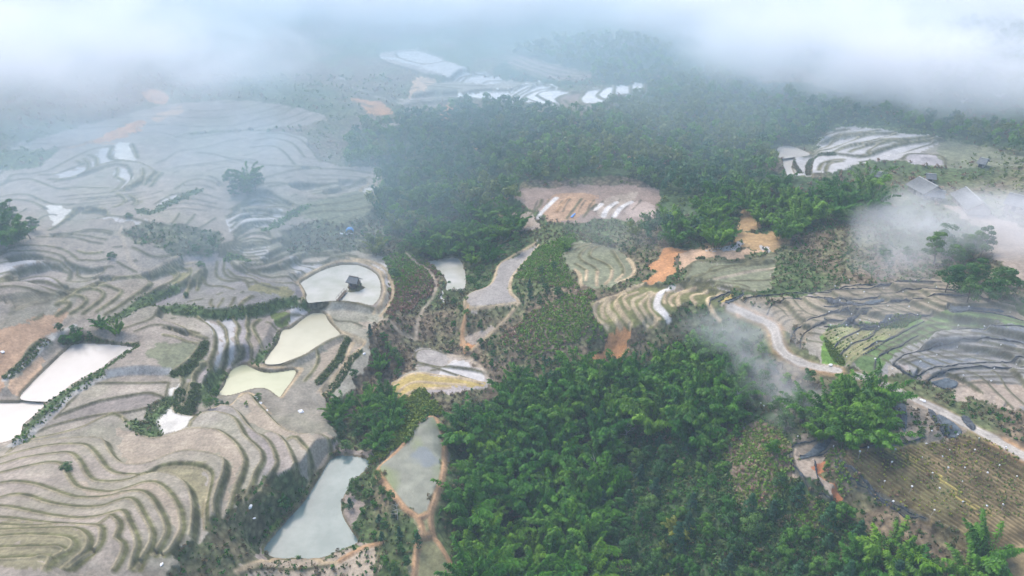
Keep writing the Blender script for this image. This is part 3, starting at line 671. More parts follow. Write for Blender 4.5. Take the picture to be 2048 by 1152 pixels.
# ground cover by area: colour key, crop, outline
AREAS = """
scrub X 245,470 300,450 400,462 440,475 436,500 330,502 262,482
scrub X 600,452 680,440 742,425 760,440 790,500 760,512 690,497 600,505 555,492
bank A 800,235 870,290 930,300 900,230 960,165 1020,115 1010,90 930,130 880,190
greenfield X 330,690 400,705 405,730 370,760 330,745 290,715
greenfield X 690,395 740,385 742,425 700,450 620,440 600,420
olive B 1540,545 1610,560 1720,600 1760,640 1690,640 1580,620 1510,590
olive C 855,200 900,150 1000,140 1010,180 960,235 880,235
bare C 1000,140 1130,138 1190,200 1150,228 980,235
grassplot M 1100,130 1180,95 1260,120 1275,180 1220,260 1130,265 1090,190
wetmud M 1270,120 1360,70 1500,50 1500,100 1400,170 1300,230 1270,230
wetmud M 320,150 420,190 500,200 600,270 620,400 640,520 560,720 480,780 510,640 540,500 530,380 480,260
wetmud M 560,180 700,165 745,250 720,380 745,500 700,620 600,720 640,560 650,460 620,300
whitemud A 1050,0 1085,0 1070,80 1065,150 1100,180 1175,190 1130,240 1060,270 970,290 930,270 925,220 950,180 1020,140 1030,80
tanfield A 700,250 900,330 1010,300 1200,270 1380,320 1460,420 1440,560 1380,700 1330,700 1370,470 1200,415 1000,445 850,495 740,450
olivefield A 900,560 1000,510 1200,500 1270,560 1250,760 1190,800 1160,650 1060,560
olivefield A 200,1010 0,1010 0,880 470,895 550,960 430,1100 300,1151 0,1151 0,1010
tanfield A 400,560 520,690 700,700 880,665 1000,800 1020,920 1080,950 1110,850 1050,700 960,620 860,620 680,672 560,655
tanfield A 1420,90 1500,72 1620,190 1790,295 1960,340 1985,385 1890,478 1860,430 1780,320 1660,300 1560,230
tanfield M 1560,520 1720,410 1830,395 1780,560 1600,800 1450,880 1530,720 1570,600
tanfield M 1880,540 2048,470 1880,680 1620,1010 1590,960 1720,830
tanfield K 620,840 760,760 950,695 1120,660 1300,580 1530,580 1540,640 1180,900 900,960 740,950 600,970
olive K 1740,450 1900,425 1950,480 1900,580 1800,630 1820,520
palesoil X -400,720 0,665 60,640 120,618 135,626 100,665 92,690 62,728 20,770 0,785 -300,900
paleorange X 60,735 85,720 95,745 70,775 45,790 30,790
orange G 540,820 640,780 740,740 860,700 870,730 780,790 650,830 560,840
orange G 850,560 960,540 1000,590 960,620 880,600
paleorange G 920,680 1080,620 1090,660 980,690 930,720
whitemud O 1160,70 1230,45 1330,60 1380,160 1370,215 1240,225 1150,205
whitemud O 500,770 560,755 740,780 720,850 640,950 560,970 510,930 520,850
wetmud O 1620,740 1760,650 1900,640 1800,690 1660,760
wetmud O 1200,300 1290,300 1340,430 1290,510 1210,540 1250,450 1190,410
wetmud O 960,880 1110,870 1300,890 1500,920 1400,930 1200,900
wetmud O 560,380 700,330 880,280 1050,100 1140,110 1110,190 1150,230 950,310 760,390
wetmud K 0,440 250,390 400,385 510,410 490,435 300,450 0,540
wetmud L 1060,870 1130,820 1240,850 1380,860 1460,845 1480,860 1340,920 1240,975
wetmud L 430,410 560,350 720,330 950,350 1050,390 960,440 860,460 600,490 500,590 470,470
wetmud L 400,700 640,690 820,680 810,740 830,790 640,760 520,740
wetmud J 480,590 700,630 840,690 910,770 930,850 880,830 820,740 700,670 560,640 420,620
whitemud X 722,386 728,374 750,373 758,384
tanfield X 785,600 792,570 775,610 760,635 735,655 700,640 750,640 770,615
wetmud H 230,340 340,340 480,400 610,365 700,400 760,425 660,475 540,440 400,390
wetmud H 325,300 440,290 560,320 615,355 480,385 340,335
wetmud H 670,475 700,440 860,432 960,470 870,500 760,490
snow H 690,580 720,570 850,545 1000,540 1080,495 1200,490 1300,530 1370,545 1290,600 1345,670 1180,635 960,625 800,600
brown H 1290,600 1340,560 1450,545 1420,600 1460,655 1390,665
snow H 1430,590 1470,532 1560,520 1530,570 1550,630 1470,635
snow H 1537,570 1570,518 1630,510 1628,600 1565,603
snow H 1645,510 1728,505 1726,576 1643,577
snow H 1740,500 1820,500 1815,557 1750,556
orange H 60,590 180,600 310,660 260,690 180,680 100,620
paleorange H 440,480 560,480 520,540 420,580 400,610 420,520
orange H 600,660 680,610 660,680 590,720
orange H 1715,930 1750,930 1775,980 1730,960
orange H 780,880 820,880 810,905
brown H 1000,380 1080,330 1250,380 1400,425 1530,430 1450,480 1300,485 1150,445
wetmud I 825,830 960,755 1060,748 1280,783 1500,815 1565,825 1320,960 1170,970 1060,985 900,1050 650,1050 650,945 770,920
rubble I 1330,980 1350,930 1430,925 1530,935 1565,960 1565,1003 1450,1000
greenfield I 1565,830 1800,880 2048,960 2048,1000 1800,1000 1560,1005
brown I 380,420 560,390 760,430 860,490 760,495 620,482 490,488
brown C 1020,50 1060,0 1250,-40 1700,-60 1900,-20 1880,120 1800,190 1640,180 1400,195 1300,190 1190,130 1100,110
palesoil C 1210,120 1300,10 1470,0 1530,40 1440,160 1330,190 1240,180
bare C 1530,110 1570,50 1700,-10 1780,-20 1740,60 1620,180 1560,170
greyfield C 1160,295 1080,340 1000,390 940,450 910,540 860,590 780,620 740,660 755,705 830,705 950,690 1060,665 1020,610 1010,560 1030,490 1100,400 1180,310
bare C 735,850 820,835 905,825 850,890 800,905 740,880
orange C 720,900 745,945 730,960 800,920 780,900 750,905
pinkscrub C 980,860 1150,720 1350,640 1520,600 1520,720 1600,840 1560,900 1400,930 1250,980 1100,960 1000,930
pinkscrub C 1200,330 1350,260 1420,290 1340,380 1350,480 1420,560 1360,590 1150,540 1060,520 1030,490 1100,400 1180,310
pinkscrub J 900,560 1300,600 1400,700 1420,800 1400,900 1250,1000 1050,1152 900,1152 950,950 920,780 850,680
grass N 230,720 430,650 690,545 1000,560 1300,570 1500,590 1850,640 1600,640 1450,720 1400,850 1230,775 1060,800 950,945 740,995 570,1015 470,1035 330,1050 190,800
greenfield N 690,540 1080,545 1200,330 1500,300 1900,265 2048,230 2048,500 1850,640 1500,570 1100,550
greenfield C 1345,380 1400,315 1500,300 1650,330 1745,400 1755,470 1690,525 1600,560 1500,590 1440,580 1415,500 1360,460
orange N 700,520 820,440 770,400 900,240 1050,170 1200,180 1200,230 1040,250 1010,330 1030,420 980,490 900,540 780,545
paleorange N 1040,270 1200,180 1350,180 1500,190 1800,200 2048,80 2048,170 1900,220 1700,265 1500,260 1300,240 1250,300 1150,390 1060,440 1080,350
soil N 1320,150 1400,70 1700,20 2048,20 2200,60 2150,150 2000,200 1880,200 1740,190 1500,190
wetmud N 1330,190 1500,180 1620,130 1700,110 1730,180 1640,205 1480,205
wetmud N 1870,190 1920,130 2010,170 1990,215
bare N 1470,780 1480,740 1530,740 1570,800 1500,790
yellow N 1490,710 1600,660 1640,690 1530,740
orange N 360,1152 380,1060 420,1000 480,1050 560,1070 520,1152
orange C 1650,815 1740,840 1700,870 1710,960 1690,1000 1600,990 1500,1030 1510,990 1560,950 1620,880
netfield P -300,330 0,110 400,30 800,10 1200,10 1500,60 1800,200 2048,330 2400,420 2400,480 1500,420 1100,320 800,370 560,430 380,460 240,430 0,490 -200,420
netfield D 290,690 380,640 560,640 760,650 900,690 820,760 760,830 730,930 650,880 560,790 400,740
vegrow P -30,560 120,475 240,440 380,465 560,450 800,380 1000,340 1040,380 830,480 620,620 400,770 320,860 140,860 0,780
vegfield P 320,860 620,620 900,440 1100,330 1500,330 1900,360 2100,420 2100,500 1700,480 1400,480 1130,550 960,640 740,760 540,940 430,900
netblue P 540,940 740,760 960,640 1130,550 1400,480 1700,480 2100,500 2700,600 2700,1300 1900,1300 1400,1120 1050,1050 870,1010 720,900
netdark P 1600,490 2048,510 2048,660 1900,610 1650,600 1560,550
netdark P 860,920 1000,830 1300,760 1600,730 1400,830 1200,900 1000,980
bare P 1000,1060 1250,1010 1700,1040 2048,1060 2048,1300 1700,1300 1300,1160
brownrow X 1668,925 1682,905 1800,887 1860,878 1930,863 2048,928 2200,1020 2200,1300 2000,1152 1960,1092 1850,1047 1760,1002 1690,957
yellowrow Q 640,540 850,520 1150,760 1400,960 1750,1130 1650,1152 1350,990 1050,760
greenpatch Q 800,680 850,670 900,730 870,745 820,730
greenpatch Q 1330,900 1420,910 1500,960 1420,960
bare F 805,322 700,350 660,390 665,500 720,590 820,670 930,730 850,640 800,560 800,470 850,400 930,360
redsoil F 800,450 840,440 850,500 820,560 870,640 960,700 940,730 880,690 810,570 780,520
pinkscrub F 850,400 930,420 910,470 940,540 1000,600 1060,650 950,690 880,600 830,520
netscrub X 1745,768 1790,775 1870,815 1910,845 1930,862 1860,878 1790,884 1770,850 1755,800
netscrub X 1600,870 1660,868 1690,880 1650,900 1600,905
kite E 500,205 570,205 605,290 632,400 612,560 565,700 535,785 455,795 375,745 295,655 225,565 205,520 295,435 375,345 428,252
dullgreen E 480,800 530,790 545,895 480,900
dullgreen E 470,912 550,910 580,960 640,1060 690,1150 440,1150
yellowgreen E 330,120 440,40 520,60 560,170 480,210 400,290 330,400 250,470 185,470 250,330
tanfield X 480,1138 520,1125 560,1120 640,1118 680,1104 715,1090 752,1086 745,1152 640,1240 480,1240
greyfield C 440,1020 450,960 520,945 640,965 640,1060 560,1070 470,1060
wetmud C 540,1080 700,1010 780,1010 850,1100 830,1150 700,1110
yellow X 778,798 790,775 820,755 870,748 930,755 975,770 900,775 840,785 800,802
pinkscrub X 1440,860 1530,845 1590,900 1585,980 1520,1010 1450,960
pinkscrub X 1600,1000 1680,1030 1660,1060 1600,1040
mudshore X 655,898 690,905 745,918 758,895 720,900 690,895
mudshore X 684,985 700,975 712,1010 715,1060 725,1085 716,1086 702,1060 686,1032
mudshore X 505,1100 520,1070 545,1075 530,1100 545,1120 520,1120
greenpatch X 515,1090 535,1050 560,1030 575,1042 545,1080 528,1100
whitemud J 1440,960 1470,950 1480,990 1450,1050
bare X 1885,415 1940,422 2048,455 2200,500 2200,620 2048,580 1990,520 1960,470 1920,440
greenfield V 1600,620 1850,570 2000,640 2048,720 1800,690
greenfield V 400,540 520,500 650,580 600,640 480,620
soilpath C 1700,80 1800,50 1880,70 1850,150 1700,150
soil D 330,160 380,110 440,130 480,170 450,220 340,230 320,200
"""
ACOL = {  # colour, variation, wetness, scrubbiness
 'scrub': ((0.18, 0.18, 0.11), .5, 0, .8), 'bank': ((0.075, 0.10, 0.04), .5, 0, 1), 'greenfield': ((0.19, 0.20, 0.125), .25, 0, .4), 'greyfield': ((0.28, 0.26, 0.235), .2, .1, .1),
 'olive': ((0.24, 0.22, 0.11), .25, 0, .3), 'bare': ((0.34, 0.28, 0.22), .2, 0, .15), 'grassplot': ((0.13, 0.17, 0.05), .2, 0, .4), 'wetmud': ((0.42, 0.405, 0.39), .12, .55, 0),
 'whitemud': ((0.52, 0.50, 0.45), .1, .5, 0), 'sky_paddy': ((0.64, 0.63, 0.62), .06, .6, 0), 'tanfield': ((0.32, 0.27, 0.205), .18, 0, .1), 'olivefield': ((0.225, 0.205, 0.125), .2, 0, .3),  # flooded ridge mud: reflected sky brightness put into its pale colour
 'orange': ((0.42, 0.215, 0.095), .25, 0, .05), 'paleorange': ((0.45, 0.31, 0.20), .2, 0, .05), 'palesoil': ((0.37, 0.245, 0.155), .3, 0, .1), 'brown': ((0.27, 0.205, 0.165), .2, 0, .1), 'rubble': ((0.34, 0.32, 0.32), .4, 0, .1),
 'pinkscrub': ((0.215, 0.165, 0.12), .45, 0, .7), 'grass': ((0.165, 0.165, 0.065), .3, 0, .5), 'soil': ((0.33, 0.225, 0.11), .35, 0, .2), 'yellow': ((0.36, 0.28, 0.10), .25, 0, .3),
 'netfield': ((0.245, 0.21, 0.15), .2, 0, .1), 'vegrow': ((0.125, 0.225, 0.045), .3, 0, .4), 'vegfield': ((0.135, 0.205, 0.075), .25, 0, .35), 'netblue': ((0.25, 0.245, 0.23), .12, 0, .05),
 'netdark': ((0.155, 0.17, 0.185), .12, 0, 0), 'brownrow': ((0.215, 0.165, 0.085), .35, 0, .35), 'yellowrow': ((0.33, 0.28, 0.085), .3, 0, .3), 'greenpatch': ((0.12, 0.18, 0.04), .25, 0, .5),
 'redsoil': ((0.36, 0.15, 0.07), .2, 0, .1), 'netscrub': ((0.22, 0.19, 0.15), .4, 0, .4), 'kite': ((0.155, 0.165, 0.125), .45, .85, 0), 'dullgreen': ((0.19, 0.19, 0.10), .3, .1, .4),
 'yellowgreen': ((0.16, 0.19, 0.05), .3, 0, .8), 'mudshore': ((0.27, 0.23, 0.195), .15, .2, 0), 'soilpath': ((0.40, 0.32, 0.27), .2, 0, .1),
}
ROAD_PTS = [('D', '285,690 400,740 500,782 550,832 565,900 600,960 680,1010 800,1050 930,1072'), ('X', '1715,752 1750,762 1800,785 1860,812 1940,853 2048,912 2160,980 2300,1070')]
FOREST_FLOOR = [
 ('X', '690,330 720,260 800,240 900,222 1000,215 1160,232 1300,185 1420,150 1500,190 1600,235 1640,262 1630,285 1545,300 1550,345 1740,370 1740,440 1500,480 1340,490 1310,385 1240,352 1120,360 1040,370 1060,480 1000,520 870,515 800,470 760,400 750,350'),
 ('X', '905,835 1000,800 1110,750 1210,770 1300,720 1400,680 1500,680 1520,780 1600,900 1700,1060 1700,1300 890,1300 905,1100 900,1000 915,930'),
 ('X', '1500,300 1600,290 1650,250 1850,260 2160,300 2160,60 1500,60 1300,90 1020,120 1020,170 1300,180'),
]

# ------------------------------------------------------------------ heights and colours of the land
def parse(text):
    for l in text.strip().splitlines():
        t = l.split()
        if t[0] in CROPS:
            yield None, t[0], ' '.join(t[1:])
        else:
            yield t[0], t[1], ' '.join(t[2:])

line_list = []                      # (kind, world xy)
for l in LINES.strip().splitlines():
    t = l.split()
    line_list.append((t[1], spline(pts(t[0], ' '.join(t[2:])))))
for lev, txt in Z1:
    line_list.append(('r' if lev > -6 else 'b', spline(pts('A', txt))))
for kd, nn, c1, a, c2, b in FAMS:
    pa, pb = resample(spline(pts(c1, a)), 40), resample(spline(pts(c2, b)), 40)
    for k in range(nn):
        t = (k + 0.5 + (rng.random() - .5) * (0.1 if kd in 'yh' else .5)) / nn
        w = pa * (1 - t) + pb * t
        if kd in 'fx':
            s, e = rng.integers(0, 8), rng.integers(32, 40)
            w = w[s:e]
        line_list.append((kd, w))
line_list = [(k, unproject(p)[:, :2]) for k, p in line_list]
# the raised lip on the upper side of every riser
gy_, gx_ = np.gradient(H0)
for k, xy in list(line_list):
    if k in 'rR':
        e = .7
        sx = bilin(H0, xy[:, 0] + e, xy[:, 1]) - bilin(H0, xy[:, 0] - e, xy[:, 1])
        sy = bilin(H0, xy[:, 0], xy[:, 1] + e) - bilin(H0, xy[:, 0], xy[:, 1] - e)
        gl = np.hypot(sx, sy) + 1e-6
        off = KIND[k][0] + .12
        line_list.append(('l', xy + np.stack([sx / gl, sy / gl], 1) * off))
road_xy = [unproject(spline(pts(c, t)))[:, :2] for c, t in ROAD_PTS]

field = np.zeros((NV, NU), bool)
for _, cr, txt in parse(FIELDS):
    field |= fill_mask(unproject(spline(pts(cr, txt), True))[:, :2])

area_id = np.full((NV, NU), -1, int)
akeys = list(ACOL)
warp = (fbm(GX, GY, 9, 3) - .5)
for key, cr, txt in parse(AREAS):
    m = fill_mask(unproject(spline(pts(cr, txt), True))[:, :2])
    area_id[m] = akeys.index(key)
for k in ('scrub', 'bank', 'pinkscrub', 'yellowgreen', 'orange', 'redsoil', 'soil', 'mudshore'):
    field &= area_id != akeys.index(k)

# areas and field edges end raggedly
du_, dv_ = np.gradient(GX, axis=1), -np.gradient(GY, axis=0)
jj, ii = np.mgrid[0:NV, 0:NU]
def ragged(a, amp):
    wx = (fbm(GX + 40, GY + 9, 5, 3) - .5) * amp + (fbm(GX, GY + 70, 1.6, 2) - .5) * amp * .5
    wy = (fbm(GX + 140, GY + 59, 5, 3) - .5) * amp + (fbm(GX + 33, GY + 70, 1.6, 2) - .5) * amp * .5
    i2 = np.clip(ii + np.round(wx / du_).astype(int), 0, NU - 1)
    j2 = np.clip(jj + np.round(wy / np.maximum(dv_, .02)).astype(int), 0, NV - 1)
    return a[j2, i2]
area_id = ragged(area_id, 4.2)
field = ragged(field, 3.6)

pond_masks = []
for nm, z, cr, txt, ck in PONDS:
    px = spline(pts(cr, txt), True)
    x, y = at_z(px[:, 0], px[:, 1], z)
    pond_masks.append((nm, z, np.stack([x, y], 1), ck))
pond_any = np.zeros((NV, NU), bool)
for nm, z, xy, ck in pond_masks:
    m = fill_mask(xy)
    pond_any |= m
    field &= ~m

FAR = 1e3
dist = {k: np.full((NV, NU), FAR) for k in KIND}
for k, xy in line_list:
    line_dist(xy, 3.0, dist[k])
# bunds grow a little broader on the long far slopes
grow = np.clip(1 + (np.hypot(GX, GY) - 150) / 150, 1, 2.0)
for k in 'bfrc':
    dist[k] = np.where(dist[k] < FAR, dist[k] / grow, FAR)
road_d = np.full((NV, NU), FAR)
for xy in road_xy:
    line_dist(xy, 7.0, road_d)

# fields: cells between the lines, found by spreading labels along rows and columns
barrier = ~field
for k, (hw, lip, c, split) in KIND.items():
    if split:
        barrier |= dist[k] < hw
# finer contour terraces in the wide hazy slopes, wherever no line was traced near
slope = np.hypot(np.gradient(H0, axis=1) / np.gradient(GX, axis=1), np.gradient(H0, axis=0) / np.gradient(GY, axis=0))
px_, py_ = project(GX, GY, H0)
hc = H0 + (fbm(GX + 500, GY, 38, 3) - .5) * 4.0
gcu = np.hypot(np.gradient(hc, axis=1) / np.gradient(GX, axis=1), np.gradient(hc, axis=0) / np.gradient(GY, axis=0))
far_left = field & (px_ < 770) & (py_ > 190) & (py_ < 650)
far_right = field & (px_ > 1440) & (py_ > 555) & (py_ < 870) & (road_d > 4)
far_left |= far_right
for k in 'brRgtfP':
    far_left &= dist[k] > 2.1
far_left &= dist['d'] > .5
far_left &= ~(np.isin(area_id, [akeys.index('vegrow')]))
dzc = 1.35
dzl = np.where(far_right, .8, dzc)
ph = np.abs(hc / dzl - np.round(hc / dzl)) * dzl / np.maximum(gcu, .05) * np.where(far_right, 1.5, 1)
dist['c'] = np.where(far_left & (gcu > .075), ph, FAR)
barrier |= dist['c'] < KIND['c'][0]
lab = np.arange(NV * NU).reshape(NV, NU)
lab[barrier] = -1
def sweep(a, bar):
    f, b = a.ravel().copy(), bar.copy()
    b[:, 0] = True                     # a run never crosses a row end
    first = bar[:, 0]
    b = b.ravel()
    starts = np.flatnonzero(b)
    seg = np.maximum.reduceat(f, starts)
    runs = np.cumsum(b) - 1
    g = seg[runs].reshape(a.shape)
    g[bar] = -1
    return g
for it in range(40):
    old = lab
    lab = sweep(lab, barrier)
    lab = sweep(lab.T.copy(), barrier.T.copy()).T.copy()
    if (lab == old).all():
        break
ids, inv = np.unique(lab.ravel(), return_inverse=True)
cellw = np.abs(np.gradient(GX, axis=1) * np.gradient(GY, axis=0))
cnt = np.bincount(inv, cellw.ravel())
mean = np.bincount(inv, (H0 * cellw).ravel()) / np.maximum(cnt, 1e-9)
mean_g = mean[inv].reshape(NV, NU)
inside = lab >= 0
flat = H0 + np.tanh((mean_g - H0) / 1.3) * 1.3
flat = np.where(inside, flat + 0.04 * (H0 - flat), H0)

# loose ground keeps small bumps; risers run between the levels beside them
bump = (fbm(GX, GY, 14, 4) - .5) * 1.6 + (fbm(GX + 91, GY, 3.0, 3) - .5) * .5
open_ground = ~field & ~pond_any
HGT = np.where(inside, flat, H0 + np.where(open_ground, bump, 0) * np.clip((road_d - 2) / 4, 0, 1))
band = barrier & field
edge = field.copy()
for _ in range(7):
    e2 = edge.copy()
    e2[1:] |= edge[:-1]; e2[:-1] |= edge[1:]; e2[:, 1:] |= edge[:, :-1]; e2[:, :-1] |= edge[:, 1:]
    edge = e2
band |= edge & ~field & ~pond_any
HB = HGT.copy()
for it in range(60):
    s = HB.copy()
    s[1:-1, 1:-1] = .25 * (HB[:-2, 1:-1] + HB[2:, 1:-1] + HB[1:-1, :-2] + HB[1:-1, 2:])
    HB = np.where(band, s, HGT)
HGT = HB

# colours
C3 = np.zeros((NV, NU, 3))
rough_veg = np.zeros((NV, NU))
wet = np.zeros((NV, NU))
n1, n2, n3 = fbm(GX, GY, 30, 4), fbm(GX + 300, GY, 8, 4), fbm(GX, GY + 200, 2.2, 3)
g1, g2, g3 = np.array([0.085, 0.125, 0.045]), np.array([0.185, 0.145, 0.095]), np.array([0.15, 0.18, 0.075])
t1 = np.clip((n1 - .42) * 6, 0, 1)[..., None]
t2 = np.clip((n2 - .5) * 6, 0, 1)[..., None]
C3[:] = g1 * (1 - t1) + g2 * t1
C3[:] = C3 * (1 - .5 * t2) + g3 * .5 * t2
rough_veg[:] = 1.0
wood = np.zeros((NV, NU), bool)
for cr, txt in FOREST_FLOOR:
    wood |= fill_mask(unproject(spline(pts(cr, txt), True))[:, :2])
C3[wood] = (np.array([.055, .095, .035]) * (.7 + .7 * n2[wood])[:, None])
# farmed cells: each its own stubble tone
r1 = rng.random(len(ids)); r2 = rng.random(len(ids))
tone = r1[inv].reshape(NV, NU)[..., None]
hue = r2[inv].reshape(NV, NU)[..., None]
fa, fb, fc = np.array([0.285, 0.258, 0.248]), np.array([0.305, 0.262, 0.215]), np.array([0.24, 0.235, 0.185])
mott = (1 + .34 * (n3 - .5) + .30 * (n2 - .5))[..., None]
fcol = np.where(hue < .5, fa + (fb - fa) * hue * 2, fb + (fc - fb) * (hue - .5) * 2 * .8) * (.84 + .34 * tone)
patch = np.clip((fbm(GX + 77, GY, 11, 4) - .47) * 5, 0, 1)[..., None]
fcol = fcol * (1 - .35 * patch) + np.array([0.20, 0.205, 0.13]) * .35 * patch
fcol = fcol * mott
C3[field] = fcol[field]
rough_veg[field] = .12
for i, k in enumerate(akeys):
    m = area_id == i
    if not m.any():
        continue
    c, var, w, sv = ACOL[k]
    v = 1 + var * 1.6 * (n2[m] - .5) + var * (n3[m] - .5) * 1.4
    c = np.array(c)
    cc = c[None] * v[:, None]
    if k in ('scrub', 'pinkscrub', 'bank', 'brownrow', 'grass'):
        g = np.clip((n2[m] - .5) * 8, 0, 1)[:, None] * .55
        cc = cc * (1 - g) + np.array([0.085, 0.11, 0.04]) * g
    if k not in ('scrub', 'pinkscrub', 'bank', 'yellowgreen'):
        cc = cc * (.93 + .16 * tone[m])
    if k == 'kite':
        g = np.clip((fbm(GX[m] + 11, GY[m], 9, 3) - .45) * 6, 0, 1)[:, None]
        cc = cc * (1 - g) + np.array([.15, .185, .075]) * g
        g = np.clip((fbm(GX[m] + 61, GY[m] + 7, 7, 3) - .56) * 7, 0, 1)[:, None]
        cc = cc * (1 - g) + np.array([.14, .165, .17]) * g
    C3[m] = cc
    rough_veg[m] = sv
    wet[m] = w * (.5 + .8 * np.clip(tone[m][:, 0], 0, 1))
wet[barrier] = 0
def paint(d, hw, c, amt=1.0, soft=.28, vary=.35, veg=None):
    t = np.clip((hw + soft - d) / (2 * soft), 0, 1) * amt
    m = t > 0
    v = (1 + vary * 2 * (n3[m] - .5))[:, None]
    C3[m] = C3[m] * (1 - t[m])[:, None] + np.array(c)[None] * v * t[m][:, None]
    wet[m] *= 1 - t[m]
    if veg is not None:
        rough_veg[m] = rough_veg[m] * (1 - t[m]) + veg * t[m]
for k in ('c', 'b', 'f', 'x', 'h', 'y', 'd', 'r', 'R', 'l', 'g', 'T', 't', 'q', 'W', 'P', 'p'):
    hw, lip, c, split = KIND[k]
    d = dist[k] + (n3 - .5) * (1.6 if k in 'hxy' else .35) * hw + ((n2 - .5) * 1.2 * hw if k in 'hxy' else 0)
    veg = {'r': .7, 'R': .9, 'g': 1, 'b': .4}.get(k, .1)
    paint(d, hw, c, {'p': .75, 'x': .8, 'f': .8, 'l': .8}.get(k, 1), min(.26, hw * .7), .5, veg)
    HGT = HGT + lip * np.clip(1 - dist[k] / (hw * .9 + .1), 0, 1)
# ponds: bed below the water, grassy rim just outside
for nm, z, xy, ck in pond_masks:
    d = np.full((NV, NU), FAR)
    line_dist(np.vstack([xy, xy[:1]]), 4.0, d)
    m = fill_mask(xy)
    HGT = np.where(m, z - np.clip(d * .45, 0.03, .7), HGT)
    near = (~m) & (d < 2.6)
    lvl = z + .10 + .30 * np.clip(d / .8, 0, 1)
    t = np.clip((2.6 - d) / 1.6, 0, 1)
    HGT = np.where(near, HGT * (1 - t) + np.maximum(lvl, np.minimum(HGT, lvl + .4)) * t, HGT)
    paint(np.where(m, FAR, d), .35, (0.15, 0.125, 0.07), .8, .3, .4)
    C3[m] = np.array([0.25, 0.22, 0.15])
    wet[m] = 0
# road
road_w = 1.55
blend = np.clip((4.2 - road_d) / 2.4, 0, 1)
Hs = H0
HGT = HGT * (1 - blend) + (Hs + .05) * blend
paint(road_d + (n2 - .5) * 2.2, 1.5, (0.40, 0.24, 0.12), .6, .6, .4, .1)
paint(road_d + (n3 - .5) * .8, 1.05, (0.35, 0.325, 0.285), 1, .3, .3, .05)
paint(np.abs(road_d - .62) + (n3 - .5) * .3, .14, (0.46, 0.43, 0.39), .7, .12, .3, .05)

def ground(x, y):
    return bilin(HGT, np.asarray(x, float), np.asarray(y, float))

# ------------------------------------------------------------------ materials
def mat(name):
    m = bpy.data.materials.new(name)
    m.use_nodes = True
    nt = m.node_tree
    b = nt.nodes['Principled BSDF']
    return m, nt, b

def N(nt, kind, **kw):
    n = nt.nodes.new(kind)
    for k, v in kw.items():
        if k in n.inputs:
            n.inputs[k].default_value = v
        else:
            setattr(n, k, v)
    return n

def math_node(nt, op, a, b=None):
    n = nt.nodes.new('ShaderNodeMath')
    n.operation = op
    for i, v in enumerate((a, b)):
        if v is None:
            continue
        if isinstance(v, (int, float)):
            n.inputs[i].default_value = v
        else:
            nt.links.new(v, n.inputs[i])
    return n.outputs[0]

def mix_col(nt, kind, fac, a, b):
    n = nt.nodes.new('ShaderNodeMix')
    n.data_type = 'RGBA'
    n.blend_type = kind
    for sock, v in ((n.inputs[0], fac), (n.inputs[6], a), (n.inputs[7], b)):
        if isinstance(v, (int, float)):
            sock.default_value = v
        elif isinstance(v, tuple):
            sock.default_value = v
        else:
            nt.links.new(v, sock)
    return n.outputs[2]

def ramp(nt, fac, *stops):
    n = nt.nodes.new('ShaderNodeValToRGB')
    els = n.color_ramp.elements
    while len(els) < len(stops):
        els.new(0.5)
    for e, (p, c) in zip(els, stops):
        e.position = p
        e.color = c if isinstance(c, tuple) else (c, c, c, 1)
    nt.links.new(fac, n.inputs[0])
    return n.outputs[0]

def land_material():
    m, nt, b = mat('land')
    at = N(nt, 'ShaderNodeAttribute', attribute_name='tone')
    av = N(nt, 'ShaderNodeAttribute', attribute_name='veg')
    aw = N(nt, 'ShaderNodeAttribute', attribute_name='wet')
    tc = nt.nodes.new('ShaderNodeTexCoord')
    col = at.outputs['Color']
    fine = N(nt, 'ShaderNodeTexNoise', Scale=1.6, Detail=5.0, Roughness=.7)
    mid = N(nt, 'ShaderNodeTexNoise', Scale=.28, Detail=6.0, Roughness=.65)
    nt.links.new(tc.outputs['Object'], fine.inputs['Vector'])
    nt.links.new(tc.outputs['Object'], mid.inputs['Vector'])
    f1 = ramp(nt, fine.outputs[0], (.3, .70), (.7, 1.28))
    f2 = ramp(nt, mid.outputs[0], (.3, .80), (.7, 1.20))
    col = mix_col(nt, 'MULTIPLY', math_node(nt, 'SUBTRACT', 1.0, math_node(nt, 'MULTIPLY', aw.outputs['Fac'], .9)), col, f1)
    col = mix_col(nt, 'MULTIPLY', 1.0, col, f2)
    # scrub: cells lighter in the middle, darker towards their edges
    vo = N(nt, 'ShaderNodeTexVoronoi', Scale=.75)
    nt.links.new(tc.outputs['Object'], vo.inputs['Vector'])
    clump = ramp(nt, vo.outputs['Distance'], (.15, 1.25), (.75, .55))
    sc = mix_col(nt, 'MULTIPLY', 1.0, col, clump)
    col = mix_col(nt, 'MIX', av.outputs['Fac'], col, sc)
    nt.links.new(col, b.inputs['Base Color'])
    rg = math_node(nt, 'SUBTRACT', .95, math_node(nt, 'MULTIPLY', aw.outputs['Fac'], .55))
    nt.links.new(rg, b.inputs['Roughness'])
    b.inputs['Specular IOR Level'].default_value = .25
    bp = N(nt, 'ShaderNodeBump', Strength=.5, Distance=.25)
    nt.links.new(fine.outputs[0], bp.inputs['Height'])
    nt.links.new(bp.outputs[0], b.inputs['Normal'])
    return m

